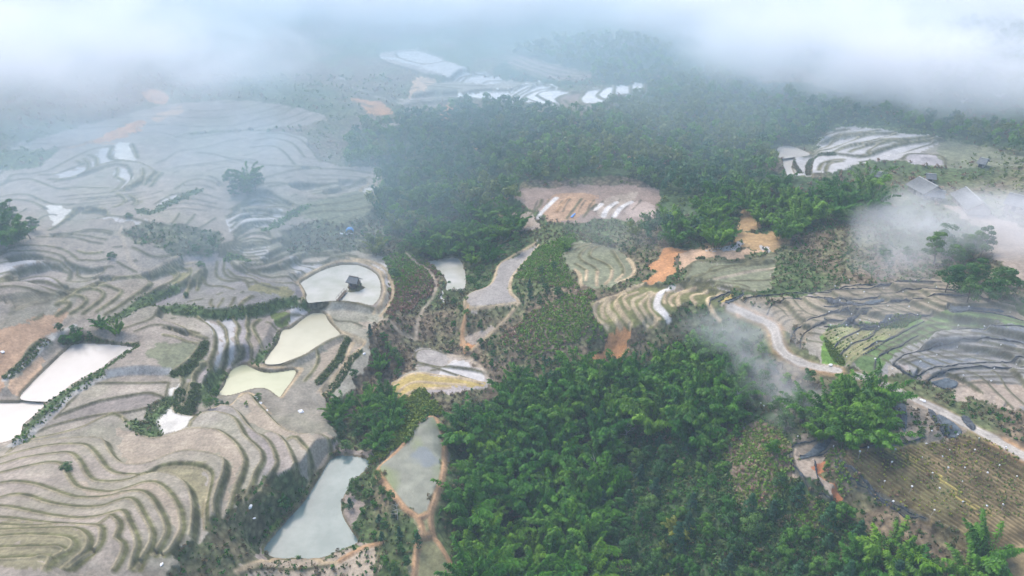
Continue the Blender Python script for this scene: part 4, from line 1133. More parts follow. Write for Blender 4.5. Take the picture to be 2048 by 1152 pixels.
def np_mesh(name, verts, faces, mats, attrs=None, smooth=False, mat_idx=None, uv=None):
    me = bpy.data.meshes.new(name)
    verts = np.asarray(verts, np.float32)
    faces = np.asarray(faces, np.int32)
    k = faces.shape[1]
    me.vertices.add(len(verts))
    me.vertices.foreach_set('co', verts.ravel())
    me.loops.add(faces.size)
    me.loops.foreach_set('vertex_index', faces.ravel())
    me.polygons.add(len(faces))
    me.polygons.foreach_set('loop_start', np.arange(0, faces.size, k, dtype=np.int32))
    if smooth:
        me.polygons.foreach_set('use_smooth', np.ones(len(faces), bool))
    for mm in mats:
        me.materials.append(mm)
    if mat_idx is not None:
        me.polygons.foreach_set('material_index', np.asarray(mat_idx, np.int32))
    for an, (ty, arr) in (attrs or {}).items():
        a = me.attributes.new(an, ty, 'POINT')
        if ty == 'FLOAT_COLOR':
            a.data.foreach_set('color', np.asarray(arr, np.float32).ravel())
        else:
            a.data.foreach_set('value', np.asarray(arr, np.float32).ravel())
    me.update(calc_edges=True)
    return me

def link(name, me, parent=None, kind=None, label=None, cat=None, group=None, loc=None):
    o = bpy.data.objects.new(name, me)
    COL.objects.link(o)
    if parent is not None:
        o.parent = parent
    if loc is not None:
        o.location = loc
    if kind:
        o['kind'] = kind
    if label:
        o['label'] = label
    if cat:
        o['category'] = cat
    if group:
        o['group'] = group
    return o

# ------------------------------------------------------------------ the land as sheets that share their borders
LAND = land_material()
fq = lambda a: a[:-1, :-1]
gi = np.arange(NV * NU).reshape(NV, NU)
Q4 = np.stack([gi[:-1, :-1], gi[1:, :-1], gi[1:, 1:], gi[:-1, 1:]], -1).reshape(-1, 4)
veg_zone = np.isin(area_id, [akeys.index(k) for k in ('netfield', 'vegrow', 'vegfield', 'netblue', 'netdark', 'brownrow', 'yellowrow')])
cls = np.zeros((NV, NU), int)
cls[field] = 1
cls[veg_zone] = 2
cls[road_d < 1.15] = 3
cf = fq(cls).ravel()
V3 = np.stack([GX, GY, HGT], -1).reshape(-1, 3)
CA = np.concatenate([np.clip(C3, 0.01, .8), np.ones((NV, NU, 1))], -1).reshape(-1, 4)
for ci, (nm, lb) in enumerate((('terrain', 'scrub covered hills and forest floor'), ('rice_terraces_ground', 'stepped fallow paddies'), ('vegetable_field_ground', 'row planted fields'), ('dirt_road', 'pale dirt road'))):
    f = Q4[cf == ci]
    used, fi = np.unique(f.ravel(), return_inverse=True)
    me = np_mesh(nm, V3[used], fi.reshape(-1, 4), [LAND], {
        'tone': ('FLOAT_COLOR', CA[used]), 'veg': ('FLOAT', rough_veg.ravel()[used]), 'wet': ('FLOAT', wet.ravel()[used])}, smooth=True)
    link(nm, me, kind='structure')

# ------------------------------------------------------------------ water
def water_material(name, c1, c2, scale, rough):
    m, nt, b = mat(name)
    tc = nt.nodes.new('ShaderNodeTexCoord')
    nz = N(nt, 'ShaderNodeTexNoise', Scale=scale, Detail=5.0, Roughness=.6)
    nt.links.new(tc.outputs['Object'], nz.inputs['Vector'])
    nt.links.new(ramp(nt, nz.outputs[0], (.38, c1), (.62, c2)), b.inputs['Base Color'])
    b.inputs['Roughness'].default_value = rough
    b.inputs['IOR'].default_value = 1.33
    wv = N(nt, 'ShaderNodeTexNoise', Scale=1.3, Detail=3.0)
    nt.links.new(tc.outputs['Object'], wv.inputs['Vector'])
    bp = N(nt, 'ShaderNodeBump', Strength=.06, Distance=.1)
    nt.links.new(wv.outputs[0], bp.inputs['Height'])
    nt.links.new(bp.outputs[0], b.inputs['Normal'])
    return m
WATER = {  # pale ponds: murk plus the reflected white sky, put into base colour
 'milk': water_material('milky_water', (.36, .36, .285, 1), (.48, .465, .41, 1), .12, .16),
 'cream': water_material('cream_water', (.40, .38, .27, 1), (.46, .44, .32, 1), .1, .2),
 'lime': water_material('algae_water', (.33, .345, .215, 1), (.39, .40, .26, 1), .12, .22),
 'white': water_material('murky_sky_water', (.47, .435, .385, 1), (.53, .495, .445, 1), .07, .14),
 'teal': water_material('deep_water', (.085, .14, .14, 1), (.145, .20, .195, 1), .16, .12),
}
for nm, z, xy, ck in pond_masks:
    me = bpy.data.meshes.new('pond_water')
    bm_v = [(p[0], p[1], z) for p in xy]
    me.from_pydata(bm_v, [], [list(range(len(bm_v)))])
    me.materials.append(WATER[ck])
    link('pond_water', me, kind='structure')
#@@TREES

# ------------------------------------------------------------------ plants
def leaf_material(name, c_lo, c_hi, trans=.25):
    m, nt, b = mat(name)
    at = N(nt, 'ShaderNodeAttribute', attribute_name='leaf')
    oi = nt.nodes.new('ShaderNodeObjectInfo')
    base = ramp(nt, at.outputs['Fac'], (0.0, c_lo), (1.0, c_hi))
    hs = nt.nodes.new('ShaderNodeHueSaturation')
    nt.links.new(base, hs.inputs['Color'])
    hs.inputs['Saturation'].default_value = 1.12
    nt.links.new(math_node(nt, 'ADD', math_node(nt, 'MULTIPLY', oi.outputs['Random'], .6), .72), hs.inputs['Value'])
    nt.links.new(math_node(nt, 'ADD', math_node(nt, 'MULTIPLY', oi.outputs['Random'], -.05), .525), hs.inputs['Hue'])
    nt.links.new(hs.outputs[0], b.inputs['Base Color'])
    b.inputs['Roughness'].default_value = .55
    b.inputs['Specular IOR Level'].default_value = .3
    tr = nt.nodes.new('ShaderNodeBsdfTranslucent')
    nt.links.new(hs.outputs[0], tr.inputs['Color'])
    mx = nt.nodes.new('ShaderNodeMixShader')
    mx.inputs[0].default_value = trans
    out = nt.nodes['Material Output']
    nt.links.new(b.outputs[0], mx.inputs[1])
    nt.links.new(tr.outputs[0], mx.inputs[2])
    nt.links.new(mx.outputs[0], out.inputs['Surface'])
    return m

def bark_material(name, c):
    m, nt, b = mat(name)
    tc = nt.nodes.new('ShaderNodeTexCoord')
    nz = N(nt, 'ShaderNodeTexNoise', Scale=6.0, Detail=4.0)
    nt.links.new(tc.outputs['Object'], nz.inputs['Vector'])
    nt.links.new(ramp(nt, nz.outputs[0], (.3, tuple(v * .6 for v in c) + (1,)), (.7, tuple(v * 1.25 for v in c) + (1,))), b.inputs['Base Color'])
    b.inputs['Roughness'].default_value = .9
    return m

M_BAM = leaf_material('bamboo_leaf', (.026, .095, .016, 1), (.11, .26, .036, 1))
M_BAMY = leaf_material('bamboo_leaf_yellow', (.085, .13, .025, 1), (.19, .23, .05, 1))
M_BRD = leaf_material('broad_leaf', (.034, .095, .030, 1), (.10, .20, .055, 1))
M_BRG = leaf_material('bright_leaf', (.060, .15, .028, 1), (.125, .26, .055, 1))
M_CON = leaf_material('dark_leaf', (.026, .080, .044, 1), (.060, .140, .070, 1))
M_SHR = leaf_material('shrub_leaf', (.085, .13, .040, 1), (.165, .21, .075, 1))
M_RUST = leaf_material('bracken_leaf', (.17, .12, .075, 1), (.27, .20, .135, 1))
M_YEL = leaf_material('yellow_shrub_leaf', (.13, .18, .03, 1), (.26, .31, .065, 1))
M_CULM = bark_material('bamboo_culm', (.13, .15, .06))
M_BARK = bark_material('bark', (.13, .10, .075))
M_DEAD = bark_material('dead_wood', (.42, .40, .37))

def leaf_quads(c, d, n, ln, wd):
    """Lens-shaped leaves: centre, direction, face normal, length, width."""
    d = d / (np.linalg.norm(d, axis=1, keepdims=True) + 1e-9)
    s = np.cross(d, n)
    s /= np.linalg.norm(s, axis=1, keepdims=True) + 1e-9
    ln, wd = np.asarray(ln).reshape(-1, 1), np.asarray(wd).reshape(-1, 1)
    v = np.stack([c - d * ln * .5, c + s * wd * .5 - d * ln * .05, c + d * ln * .5, c - s * wd * .5 - d * ln * .05], 1)
    return v

def tube(path, radii, k=5):
    path = np.asarray(path, float)
    vs, fs = [], []
    for i, (p, r) in enumerate(zip(path, radii)):
        t = path[min(i + 1, len(path) - 1)] - path[max(i - 1, 0)]
        t /= np.linalg.norm(t) + 1e-9
        a = np.cross(t, [0.3, 1, 0.1]); a /= np.linalg.norm(a) + 1e-9
        b = np.cross(t, a)
        for q in range(k):
            th = 2 * math.pi * q / k
            vs.append(p + r * (math.cos(th) * a + math.sin(th) * b))
    for i in range(len(path) - 1):
        for q in range(k):
            fs.append([i * k + q, i * k + (q + 1) % k, (i + 1) * k + (q + 1) % k, (i + 1) * k + q])
    return np.array(vs), np.array(fs)

def join(parts):
    vs, fs, o = [], [], 0
    for v, f in parts:
        vs.append(v); fs.append(f + o); o += len(v)
    return np.vstack(vs), np.vstack(fs)

def leaf_mesh(name, quads, shade, mats, mi=None):
    v = quads.reshape(-1, 3)
    f = np.arange(len(v)).reshape(-1, 4)
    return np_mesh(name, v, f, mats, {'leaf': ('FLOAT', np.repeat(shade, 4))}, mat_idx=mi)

def unit(r, n):
    v = r.normal(size=(n, 3))
    return v / np.linalg.norm(v, axis=1, keepdims=True)

def bamboo_meshes(seed, culms=30, leaves=105, matl=M_BAM, height=10.0, spread=1.0):
    r = np.random.default_rng(seed)
    stems, qs, sh = [], [], []
    for k in range(culms):
        az = r.random() * 6.283
        rad = math.sqrt(r.random()) * 1.5 * spread
        base = np.array([math.cos(az) * rad, math.sin(az) * rad, -.3])
        az2 = az + r.normal() * .5
        out = np.array([math.cos(az2), math.sin(az2), 0])
        L = height * (.55 + .5 * r.random())
        lean = (.22 + .45 * r.random()) * spread
        t = np.linspace(0, 1, 9)[:, None]
        path = base + np.array([0, 0, 1]) * L * (t - .16 * t ** 3 - lean * .26 * t ** 4) + out * L * lean * (.30 * t + .55 * t ** 2.4)
        stems.append(tube(path, np.linspace(.06, .015, 9), 4))
        tt = .28 + .72 * r.random(leaves) ** .75
        tt = np.sort(tt)
        pos = np.stack([np.interp(tt, t[:, 0], path[:, i]) for i in range(3)], 1)
        reach = .20 + .72 * np.sin(np.clip((tt - .15) / .85, 0, 1) * math.pi) ** .8
        u = unit(r, leaves)
        u[:, 2] *= .55
        c = pos + u * reach[:, None] * (.35 + .65 * r.random((leaves, 1)))
        c[:, 2] -= .22 * reach
        d = u * .9 + out * .55 + np.array([0, 0, -.65])
        nrm = unit(r, leaves) * .55 + np.array([0, 0, 1]) + u * .3
        qs.append(leaf_quads(c, d, nrm, .55 + .55 * r.random(leaves), .17 + .12 * r.random(leaves)))
        sh.append(np.clip(.15 + .45 * tt + .4 * r.random(leaves) - .1 + .25 * r.normal(), 0, 1))  # light tips and dark inner culms, shading put into leaf tone
    v, f = join(stems)
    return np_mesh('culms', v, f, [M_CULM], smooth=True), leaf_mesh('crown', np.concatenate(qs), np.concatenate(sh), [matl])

def broad_meshes(seed, matl=M_BRD, height=6.0, width=2.2, lobes=13, leaves=105, kind='round', leaf=.36):
    r = np.random.default_rng(seed)
    stems, qs, sh = [], [], []
    top = height * .62
    bend = r.normal(size=2) * .35
    zz = np.linspace(0, 1, 6)
    trunk = np.stack([bend[0] * zz ** 2, bend[1] * zz ** 2, -.4 + zz * (top + .4)], 1)
    stems.append(tube(trunk, np.linspace(.16, .05, 6) * height / 6, 6))
    for k in range(lobes):
        az = k * 2.4 + r.normal() * .5
        h = (k + .5) / lobes
        if kind == 'cone':
            rr = width * (1.0 - h) * (.6 + .4 * r.random())
            cz = height * (.16 + .80 * h)
            lr = width * (.30 + .35 * (1 - h))
        else:
            prof = math.sin(math.pi * (.18 + .74 * h)) ** .7
            rr = width * prof * (.45 + .45 * r.random())
            cz = height * (.30 + .60 * h) + r.normal() * .25
            lr = width * (.34 + .22 * r.random())
        c0 = np.array([math.cos(az) * rr + bend[0], math.sin(az) * rr + bend[1], cz])
        s = trunk[min(5, 2 + int(h * 3))]
        stems.append(tube(np.array([s, (s + c0) / 2 + [0, 0, .15], c0]), np.array([.05, .035, .015]) * height / 6, 4))
        u = unit(r, leaves)
        u[:, 2] = np.abs(u[:, 2]) * .9 - .25
        rad = lr * (.45 + .6 * r.random((leaves, 1)) ** .6)
        c = c0 + u * rad * np.array([1, 1, .8])
        d = np.cross(u, unit(r, leaves)) + np.array([0, 0, -.35]) + u * .35
        nrm = u + unit(r, leaves) * .6 + np.array([0, 0, .35])
        qs.append(leaf_quads(c, d, nrm, leaf * (.7 + .7 * r.random(leaves)), leaf * (.45 + .4 * r.random(leaves))))
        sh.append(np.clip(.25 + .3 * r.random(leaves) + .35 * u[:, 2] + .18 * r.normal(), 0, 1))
    v, f = join(stems)
    return np_mesh('trunk', v, f, [M_BARK], smooth=True), leaf_mesh('crown', np.concatenate(qs), np.concatenate(sh), [matl])

PROTO = {
 'bamboo': [bamboo_meshes(s, 22 + s % 3 * 4, 175, M_BAM, 9.2 + s % 4 * .8, 1.12) for s in range(7)],
 'yellow': [bamboo_meshes(40 + s, 22, 110, M_BAMY, 8.5) for s in range(2)],
 'pale': [bamboo_meshes(50 + s, 24, 110, M_BAMY if s == 9 else M_BRG, 9.0) for s in range(2)],
 'round': [broad_meshes(60 + s, M_BRD, 5.4 + .5 * (s % 4), 1.9 + .25 * (s % 3)) for s in range(6)],
 'bright': [broad_meshes(70 + s, M_BRG, 4.2 + .4 * (s % 3), 1.6 + .25 * (s % 2), 11) for s in range(4)],
 'dark': [broad_meshes(80 + s, M_CON, 6.2 + .6 * s, 1.7, 14, 100, 'cone') for s in range(3)],
}

# landmarks that labels speak of (photo position, phrase)
MARKS = [
 (835, 930, 'the kite shaped field'), (640, 1020, 'the blue green pond'), (690, 860, 'the hollow above the blue green pond'), (570, 800, 'the two yellowish ponds'), (700, 620, 'the pond with the hut'), (900, 545, 'the kidney shaped pale pond'),
 (1000, 570, 'the bottle necked field'), (1220, 690, 'the orange landslide'), (1330, 610, 'the comb of curved terraces'), (1560, 690, 'the bend of the dirt road'),
 (1700, 800, 'the dirt road junction bend'), (1620, 930, 'the small netted terrace'), (1850, 960, 'the brown row field'), (1900, 1110, 'the lower edge of the brown row field'), (1450, 830, 'the misty slope below the road'),
 (1340, 1000, 'the brown gully slope'), (1100, 950, 'the deep bamboo ravine'), (1100, 760, 'the upper rim of the bamboo ravine'), (1020, 1100, 'the lower end of the bamboo ravine'), (860, 740, 'the pale fan shaped terraces'),
 (850, 430, 'the wooded gully'), (1000, 470, 'the mouth of the wooded gully'), (1190, 470, 'the ridge above the S curved terraces'), (1200, 400, 'the reddish ploughed plot'), (1440, 400, 'the orange dirt cutting'), (1600, 370, 'the white triangular paddy'),
 (1720, 370, 'the grey roofed houses'), (1900, 480, 'the misty field by the houses'), (1920, 540, 'the mist bank above the netted fields'), (1150, 230, 'the white stepped paddies on the ridge'), (800, 300, 'the far hazy hillside'), (1450, 250, 'the far wooded ridge'),
 (30, 450, 'the far grey terraces'), (480, 360, 'the lone grove amid grey terraces'), (250, 640, 'the orange soil patch'), (300, 660, 'the white pond bank'), (450, 1080, 'the scrubby bank beside the pond'), (770, 440, 'the blue tarpaulin shelter'), (1500, 1080, 'the thicket below the brown gully'), (1700, 1070, 'the dark thicket under the brown row field'),
]
MK = np.array([(a, b) for a, b, _ in MARKS], float)
def landmark(px, py):
    return MARKS[int(np.argmin(((MK - [px, py]) ** 2 * [1, 1.6]).sum(1)))][2]

LOOK = {
 'bamboo': ('bamboo_clump', 'bamboo', 'culms', ['tall arching', 'dense feathery', 'broad drooping', 'slender arching'], 'green bamboo clump'),
 'yellow': ('bamboo_clump', 'bamboo', 'culms', ['yellowish feathery'], 'bamboo clump'),
 'pale': ('bamboo_clump', 'bamboo', 'culms', ['pale bright feathery'], 'green bamboo clump'),
 'round': ('broadleaf_tree', 'tree', 'trunk', ['rounded leafy', 'tall leafy', 'bushy spreading'], 'mid green tree'),
 'bright': ('broadleaf_tree', 'tree', 'trunk', ['small round bright', 'bushy bright'], 'light green tree'),
 'dark': ('broadleaf_tree', 'tree', 'trunk', ['narrow pointed dark', 'upright dark'], 'blue green tree'),
}
tree_n = {}
tree_spots = []
def put_tree(kind, x, y, scale, where_px, rel='near'):
    nm, cat, stem_name, adjs, noun = LOOK[kind]
    protos = PROTO[kind]
    i = int(rng.integers(len(protos)))
    tr, cr = protos[i]
    z = float(ground(x, y))
    e = bpy.data.objects.new(nm, None)
    e.empty_display_size = .3
    e.location = (x, y, z - .1)
    e.rotation_euler = (rng.normal() * .05, rng.normal() * .05, rng.random() * 6.283)
    e.scale = (scale * (.9 + .25 * rng.random()), scale * (.9 + .25 * rng.random()), scale * (.88 + .28 * rng.random()))
    COL.objects.link(e)
    adj = adjs[i % len(adjs)]
    lm = landmark(*where_px)
    e['label'] = f'{adj} {noun} {rel} {lm}'
    e['category'] = cat
    e['group'] = f'{adj} {noun}s {rel} {lm}'
    link(stem_name, tr, e)
    link('crown', cr, e)
    tree_n[nm] = tree_n.get(nm, 0) + 1
    tree_spots.append((x, y, scale))
    return e

node_area = np.abs(np.gradient(GX, axis=1) * np.gradient(GY, axis=0))
NPX, NPY = project(GX, GY, HGT)
def sample_mask(m, n):
    w = np.where(m, node_area, 0).ravel()
    s = w.sum()
    if s <= 0 or n <= 0:
        return np.zeros(0), np.zeros(0), np.zeros(0, int)
    k = rng.choice(len(w), int(n), p=w / s)
    j, i = np.divmod(k, NU)
    i2, j2 = np.clip(i + 1, 0, NU - 1), np.clip(j + 1, 0, NV - 1)
    x = GX[j, i] + (GX[j, i2] - GX[j, i]) * (rng.random(len(k)) - .5)
    y = GY[j, i] + (GY[j2, i] - GY[j, i]) * (rng.random(len(k)) - .5)
    return x, y, k

def spaced(m, gap, limit, tries=30):
    """Random places in the mask, no two nearer than GAP."""
    A = np.where(m, node_area, 0).sum()
    x, y, k = sample_mask(m, min(60000, max(40, int(A / gap ** 2 * 3))))
    cell, out = {}, []
    for a, b in zip(x, y):
        ci, cj = int(a // gap), int(b // gap)
        ok = all((a - p) ** 2 + (b - q) ** 2 > gap * gap for di in (-1, 0, 1) for dj in (-1, 0, 1) for p, q in cell.get((ci + di, cj + dj), ()))
        if ok:
            cell.setdefault((ci, cj), []).append((a, b))
            out.append((a, b))
            if len(out) >= limit:
                break
    return out

def poly_mask(cr, txt):
    return fill_mask(unproject(spline(pts(cr, txt), True), HGT)[:, :2])

frame_m = (NPX > -60) & (NPX < 2110) & (NPY > -20) & (NPY < 1290)
no_tree = pond_any | (road_d < 3.2) | field | (np.isin(area_id, [akeys.index(k) for k in ('pinkscrub', 'greenpatch', 'yellowgreen', 'orange')]) & (rng.random((NV, NU)) < .8))
WOODS = [   # crop, outline, mix, spacing, size, limit
 ('X', '905,815 1000,790 1040,740 1110,715 1200,730 1290,705 1400,675 1480,725 1500,775 1440,820 1380,860 1280,850 1230,900 1200,1000 1180,1060 1170,1290 925,1290 935,1100 930,1000 945,930 935,870', [('bamboo', .93), ('pale', .03), ('round', .04)], 4.0, .98, 170),
 ('X', '672,800 740,775 790,800 785,860 760,905 700,900 670,860', [('bamboo', .6), ('round', .4)], 3.0, .62, 26),
 ('X', '1640,800 1700,770 1765,790 1785,845 1755,880 1665,885 1625,845', [('bamboo', 1)], 2.9, .84, 16),
 ('X', '1560,770 1620,790 1620,850 1560,850', [('bamboo', .6), ('round', .4)], 4.2, .8, 5),
 ('X!', '1800,1110 1860,1085 1920,1070 1960,1100 1965,1290 1800,1290', [('bamboo', 1)], 3.4, .8, 18),
 ('X', '1700,1090 1780,1080 1790,1290 1690,1290', [('bamboo', .5), ('dark', .5)], 4.2, .85, 14),
 ('X', '1320,430 1390,400 1460,410 1480,460 1420,480 1340,480', [('bamboo', .9), ('round', .1)], 4.4, .85, 16),
 ('X', '1420,380 1560,360 1600,400 1570,440 1500,430', [('bamboo', .8), ('round', .2)], 4.4, .85, 16),
 ('X', '1580,390 1700,360 1745,380 1730,420 1640,440 1590,450 1560,465 1550,440', [('bamboo', .9), ('round', .1)], 4.4, .9, 18),
 ('X', '850,480 960,420 1030,410 1035,450 1060,480 1000,515 900,510 860,510', [('bamboo', .65), ('round', .35)], 4.4, .75, 24),
 ('X', '830,420 900,395 1000,400 1020,430 950,460 850,470', [('bamboo', .6), ('round', .4)], 4.4, .75, 16),
 ('X', '735,480 790,440 830,450 840,500 780,500', [('yellow', .5), ('round', .3), ('bright', .2)], 4.2, .7, 9),
 ('X', '1115,490 1180,475 1255,490 1250,505 1120,500', [('bamboo', .4), ('round', .6)], 3.6, .55, 10),
 ('X!', '-120,485 0,480 95,470 95,440 0,425 -120,430', [('round', .75), ('bamboo', .25)], 3.8, 1.15, 22),
 ('X!', '455,378 510,378 508,358 460,355', [('round', .8), ('bamboo', .2)], 3.0, 1.05, 6),
 ('X!', '1850,500 1900,480 1955,490 1960,505 1880,520', [('round', 1)], 3.4, 1.15, 8),
 ('X!', '1880,570 1940,545 2010,540 2015,580 1950,595', [('round', .8), ('bamboo', .2)], 3.6, 1.1, 10),
 ('X', '1740,505 1800,480 1830,500 1780,520', [('round', 1)], 4.5, .6, 3),
 ('X!', '150,660 230,640 228,690 165,690', [('bamboo', .5), ('round', .5)], 3.2, .42, 6),
 ('X!', '95,668 150,645 150,672 110,690', [('round', 1)], 3.0, .45, 3),
 ('X!', '395,495 432,480 430,505 400,508', [('round', 1)], 3.0, .55, 3),
 ('X!', '418,800 440,760 445,790 425,815', [('round', .6), ('bright', .4)], 2.2, .42, 5),
 ('X!', '440,800 520,795 535,800 450,812', [('bright', .5), ('round', .5)], 2.6, .3, 5),
 ('X', '660,625 720,645 790,690 800,730 740,720 700,680', [('round', .6), ('dark', .3), ('bright', .1)], 3.0, .5, 24),
 ('X', '690,740 770,700 830,730 800,790 700,770', [('round', .6), ('bamboo', .2), ('bright', .2)], 3.4, .52, 20),
 ('X', '700,970 760,950 800,1010 830,1060 835,1120 790,1290 760,1290 765,1100 720,1080 700,1020', [('round', .5), ('bright', .35), ('dark', .15)], 2.5, .42, 46),
 ('X', '950,640 1000,720 960,740 930,690', [('round', .7), ('bright', .3)], 3.2, .4, 8),
 ('X', '940,540 980,520 940,610 935,640 900,650 910,600', [('round', .6), ('bright', .4)], 3.0, .45, 12),
 ('X', '1060,540 1120,530 1130,580 1090,610 1060,590', [('round', .7), ('dark', .3)], 3.4, .5, 9),
 ('X', '1480,680 1570,700 1640,760 1600,800 1540,810 1500,760', [('round', .6), ('bright', .4)], 3.8, .6, 20),
 ('X', '1390,830 1450,800 1480,850 1450,880 1400,880', [('pale', .7), ('bright', .3)], 3.6, .75, 6),
 ('X', '1200,900 1290,860 1400,880 1520,860 1580,900 1600,980 1660,1010 1720,1060 1700,1290 1180,1290 1190,1060', [('round', .45), ('bright', .36), ('dark', .19)], 3.0, .74, 150),
 ('X', '1330,1060 1390,1050 1400,1130 1390,1290 1330,1290', [('yellow', .6), ('bright', .4)], 3.4, .55, 8),
 ('X', '760,560 800,600 830,640 800,680 770,640', [('round', .5), ('dark', .3), ('bright', .2)], 4.4, .36, 8),
 ('X', '1240,660 1320,650 1420,640 1440,660 1330,700 1250,720', [('round', .5), ('bright', .5)], 3.4, .4, 14),
]
bam_left, brd_left = 288, 292
for cr, txt, mix, gap, size, lim in WOODS:
    # the outlines follow the crowns; the trunks stand half a tree lower in the view
    q = pts(cr.strip('!'), txt)
    g = unproject(q.mean(0)[None], HGT)[0]
    dd = math.sqrt(g[0] ** 2 + g[1] ** 2 + (CAMZ - g[2]) ** 2)
    tall = (8.5 if max(mix, key=lambda a: a[1])[0] in ('bamboo', 'yellow', 'pale') else 5.0) * size
    sh_ = .5 * tall * FPX / dd * math.hypot(g[0], g[1]) / dd
    q[:, 1] += sh_
    q[:, 1] = np.where(q[:, 1] < q[:, 1].mean(), q[:, 1] + .3 * sh_, q[:, 1])
    m = fill_mask(unproject(spline(q, True), HGT)[:, :2]) & (~no_tree if '!' not in cr else ~pond_any)
    for x, y in spaced(m, gap, lim):
        kinds, ws = zip(*mix)
        k = kinds[int(np.searchsorted(np.cumsum(ws) / sum(ws), rng.random()))]
        nm = LOOK[k][0]
        if tree_n.get(nm, 0) >= (bam_left if nm == 'bamboo_clump' else brd_left):
            continue
        px, py = project(x, y, float(ground(x, y)))
        put_tree(k, x, y, size * (.8 + .42 * rng.random()), (px, py))
print('TREES', tree_n)

# the far wooded hillsides: one mass
def mass_mesh(name, spots, sizes, mats, leaves, leaf, lobes=5, squash=1.0, lift=.45):
    qs, sh, mi = [], [], []
    r = np.random.default_rng(5)
    n = len(spots)
    if n == 0:
        return None
    xy = np.array(spots)
    z = ground(xy[:, 0], xy[:, 1])
    sizes = np.asarray(sizes)
    kinds = np.clip(((fbm(xy[:, 0] + 31, xy[:, 1], 42, 3) - .5) * 2.6 + .5 + r.normal(size=n) * .28) * len(mats), 0, len(mats) - .01).astype(int)
    tone = r.normal(size=n) * .2
    for b in range(lobes):
        az = r.random(n) * 6.283
        rr = sizes * .32 * r.random(n)
        c0 = np.stack([xy[:, 0] + np.cos(az) * rr, xy[:, 1] + np.sin(az) * rr, z + sizes * squash * (lift + .5 * b / lobes)], 1)
        c0 = np.repeat(c0, leaves, 0)
        s = np.repeat(sizes, leaves)
        u = unit(r, n * leaves)
        u[:, 2] = np.abs(u[:, 2]) - .25
        c = c0 + u * (s * .28 * (.4 + .7 * r.random(n * leaves)))[:, None]
        d = np.cross(u, unit(r, n * leaves)) + np.array([0, 0, -.3])
        nrm = u + unit(r, n * leaves) * .6 + np.array([0, 0, .4])
        l = leaf * np.clip(s / np.mean(sizes), .5, 1.6) * (.7 + .7 * r.random(n * leaves))
        qs.append(leaf_quads(c, d, nrm, l, l * .55))
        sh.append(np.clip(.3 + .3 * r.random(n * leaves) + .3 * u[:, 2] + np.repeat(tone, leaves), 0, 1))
        mi.append(np.repeat(kinds, leaves))
    return leaf_mesh(name, np.concatenate(qs), np.concatenate(sh), mats, np.concatenate(mi))

FARWOOD = [
 ('X', '690,330 720,260 800,240 900,222 1000,215 1160,232 1300,185 1420,150 1500,190 1600,235 1640,262 1630,285 1545,300 1550,345 1500,370 1420,395 1310,385 1240,352 1120,360 1040,370 1000,400 880,400 800,420 760,400 750,350', 2.9, 4200),
 ('X', '745,400 860,390 1000,385 1030,400 1000,420 860,440 850,480 800,470 760,440', 3.0, 420),
 ('X', '1250,470 1320,440 1400,480 1300,490', 3.4, 60),
 ('X', '1020,120 1150,80 1300,90 1350,140 1300,170 1200,160', 3.6, 800),
 ('X', '1500,300 1600,290 1650,250 1750,240 1560,200', 3.8, 400),
 ('X', '1760,230 1900,250 2048,260 2160,300 2160,320 2048,310 1950,290 1850,270', 3.6, 500),
 ('X', '1560,90 1800,60 2048,60 2160,150 2048,180 1850,170 1650,140', 4.4, 900),
]
spots = []
for cr, txt, gap, lim in FARWOOD:
    m = poly_mask(cr, txt) & ~no_tree & ~np.isin(area_id, [akeys.index(k) for k in ('orange', 'paleorange', 'brown', 'soil')])
    spots += spaced(m, gap, lim)
sz = 4.0 + 2.6 * rng.random(len(spots))
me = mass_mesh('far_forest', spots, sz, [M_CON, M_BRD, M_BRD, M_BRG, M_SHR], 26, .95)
link('far_forest', me, kind='stuff', label='hazy mixed woodland covering the far hillsides', cat='woodland')
print('FAR', len(spots))

# low scrub, bracken and bank grass
scrub_w = ~field & ~pond_any & (road_d > 2.6) & frame_m & (NPY > 150)
soil_ids = [akeys.index(k) for k in ('orange', 'paleorange', 'redsoil', 'mudshore', 'soil', 'soilpath', 'bare')]
scrub_w &= ~np.isin(area_id, soil_ids)
for k in 'tTqpP':
    scrub_w &= dist[k] > KIND[k][0] + .2
pink = area_id == akeys.index('pinkscrub')
yel = area_id == akeys.index('yellowgreen')
near = NPY > 430
def scrub(name, m, count, size, mats, label, leaves=9, leaf=.30, lobes=2):
    x, y, k = sample_mask(m, count)
    s = size * (.5 + rng.random(len(x)) ** 2 * 1.5)
    me = mass_mesh(name, np.stack([x, y], 1), s, mats, leaves, leaf, lobes, .7, .15)
    link(name, me, kind='stuff', label=label, cat='undergrowth')
scrub('green_undergrowth', scrub_w & near & ~yel & ~pink, 19000, .95, [M_RUST, M_SHR, M_SHR, M_BRG, M_SHR, M_RUST], 'low green and brown scrub covering the open slopes')
scrub('sparse_undergrowth', scrub_w & ~near & (area_id != akeys.index('scrub')), 5000, 1.5, [M_SHR, M_SHR, M_RUST], 'far pale scrub on the hazy slopes', 7, .55)
scrub('bracken_undergrowth', scrub_w & near & pink, 9000, .85, [M_RUST, M_RUST, M_SHR, M_SHR, M_BRG], 'rusty bracken and low bushes on the bare slopes')
scrub('yellow_undergrowth', yel & ~field, 1700, 1.25, [M_YEL, M_BRG, M_YEL, M_SHR], 'yellow green bushes on the spur above the kite field', 12, .34)
bank = (dist['g'] < 1.7) & ~pond_any
scrub('bank_undergrowth', bank, 1800, .45, [M_SHR, M_SHR, M_BRG], 'green growth along the terrace banks', 9, .28)
rs = (dist['R'] < 1.0) & ~pond_any
scrub('riser_grass', rs, 2600, .6, [M_SHR, M_SHR, M_RUST], 'rank grass on the terrace risers', 8, .22)

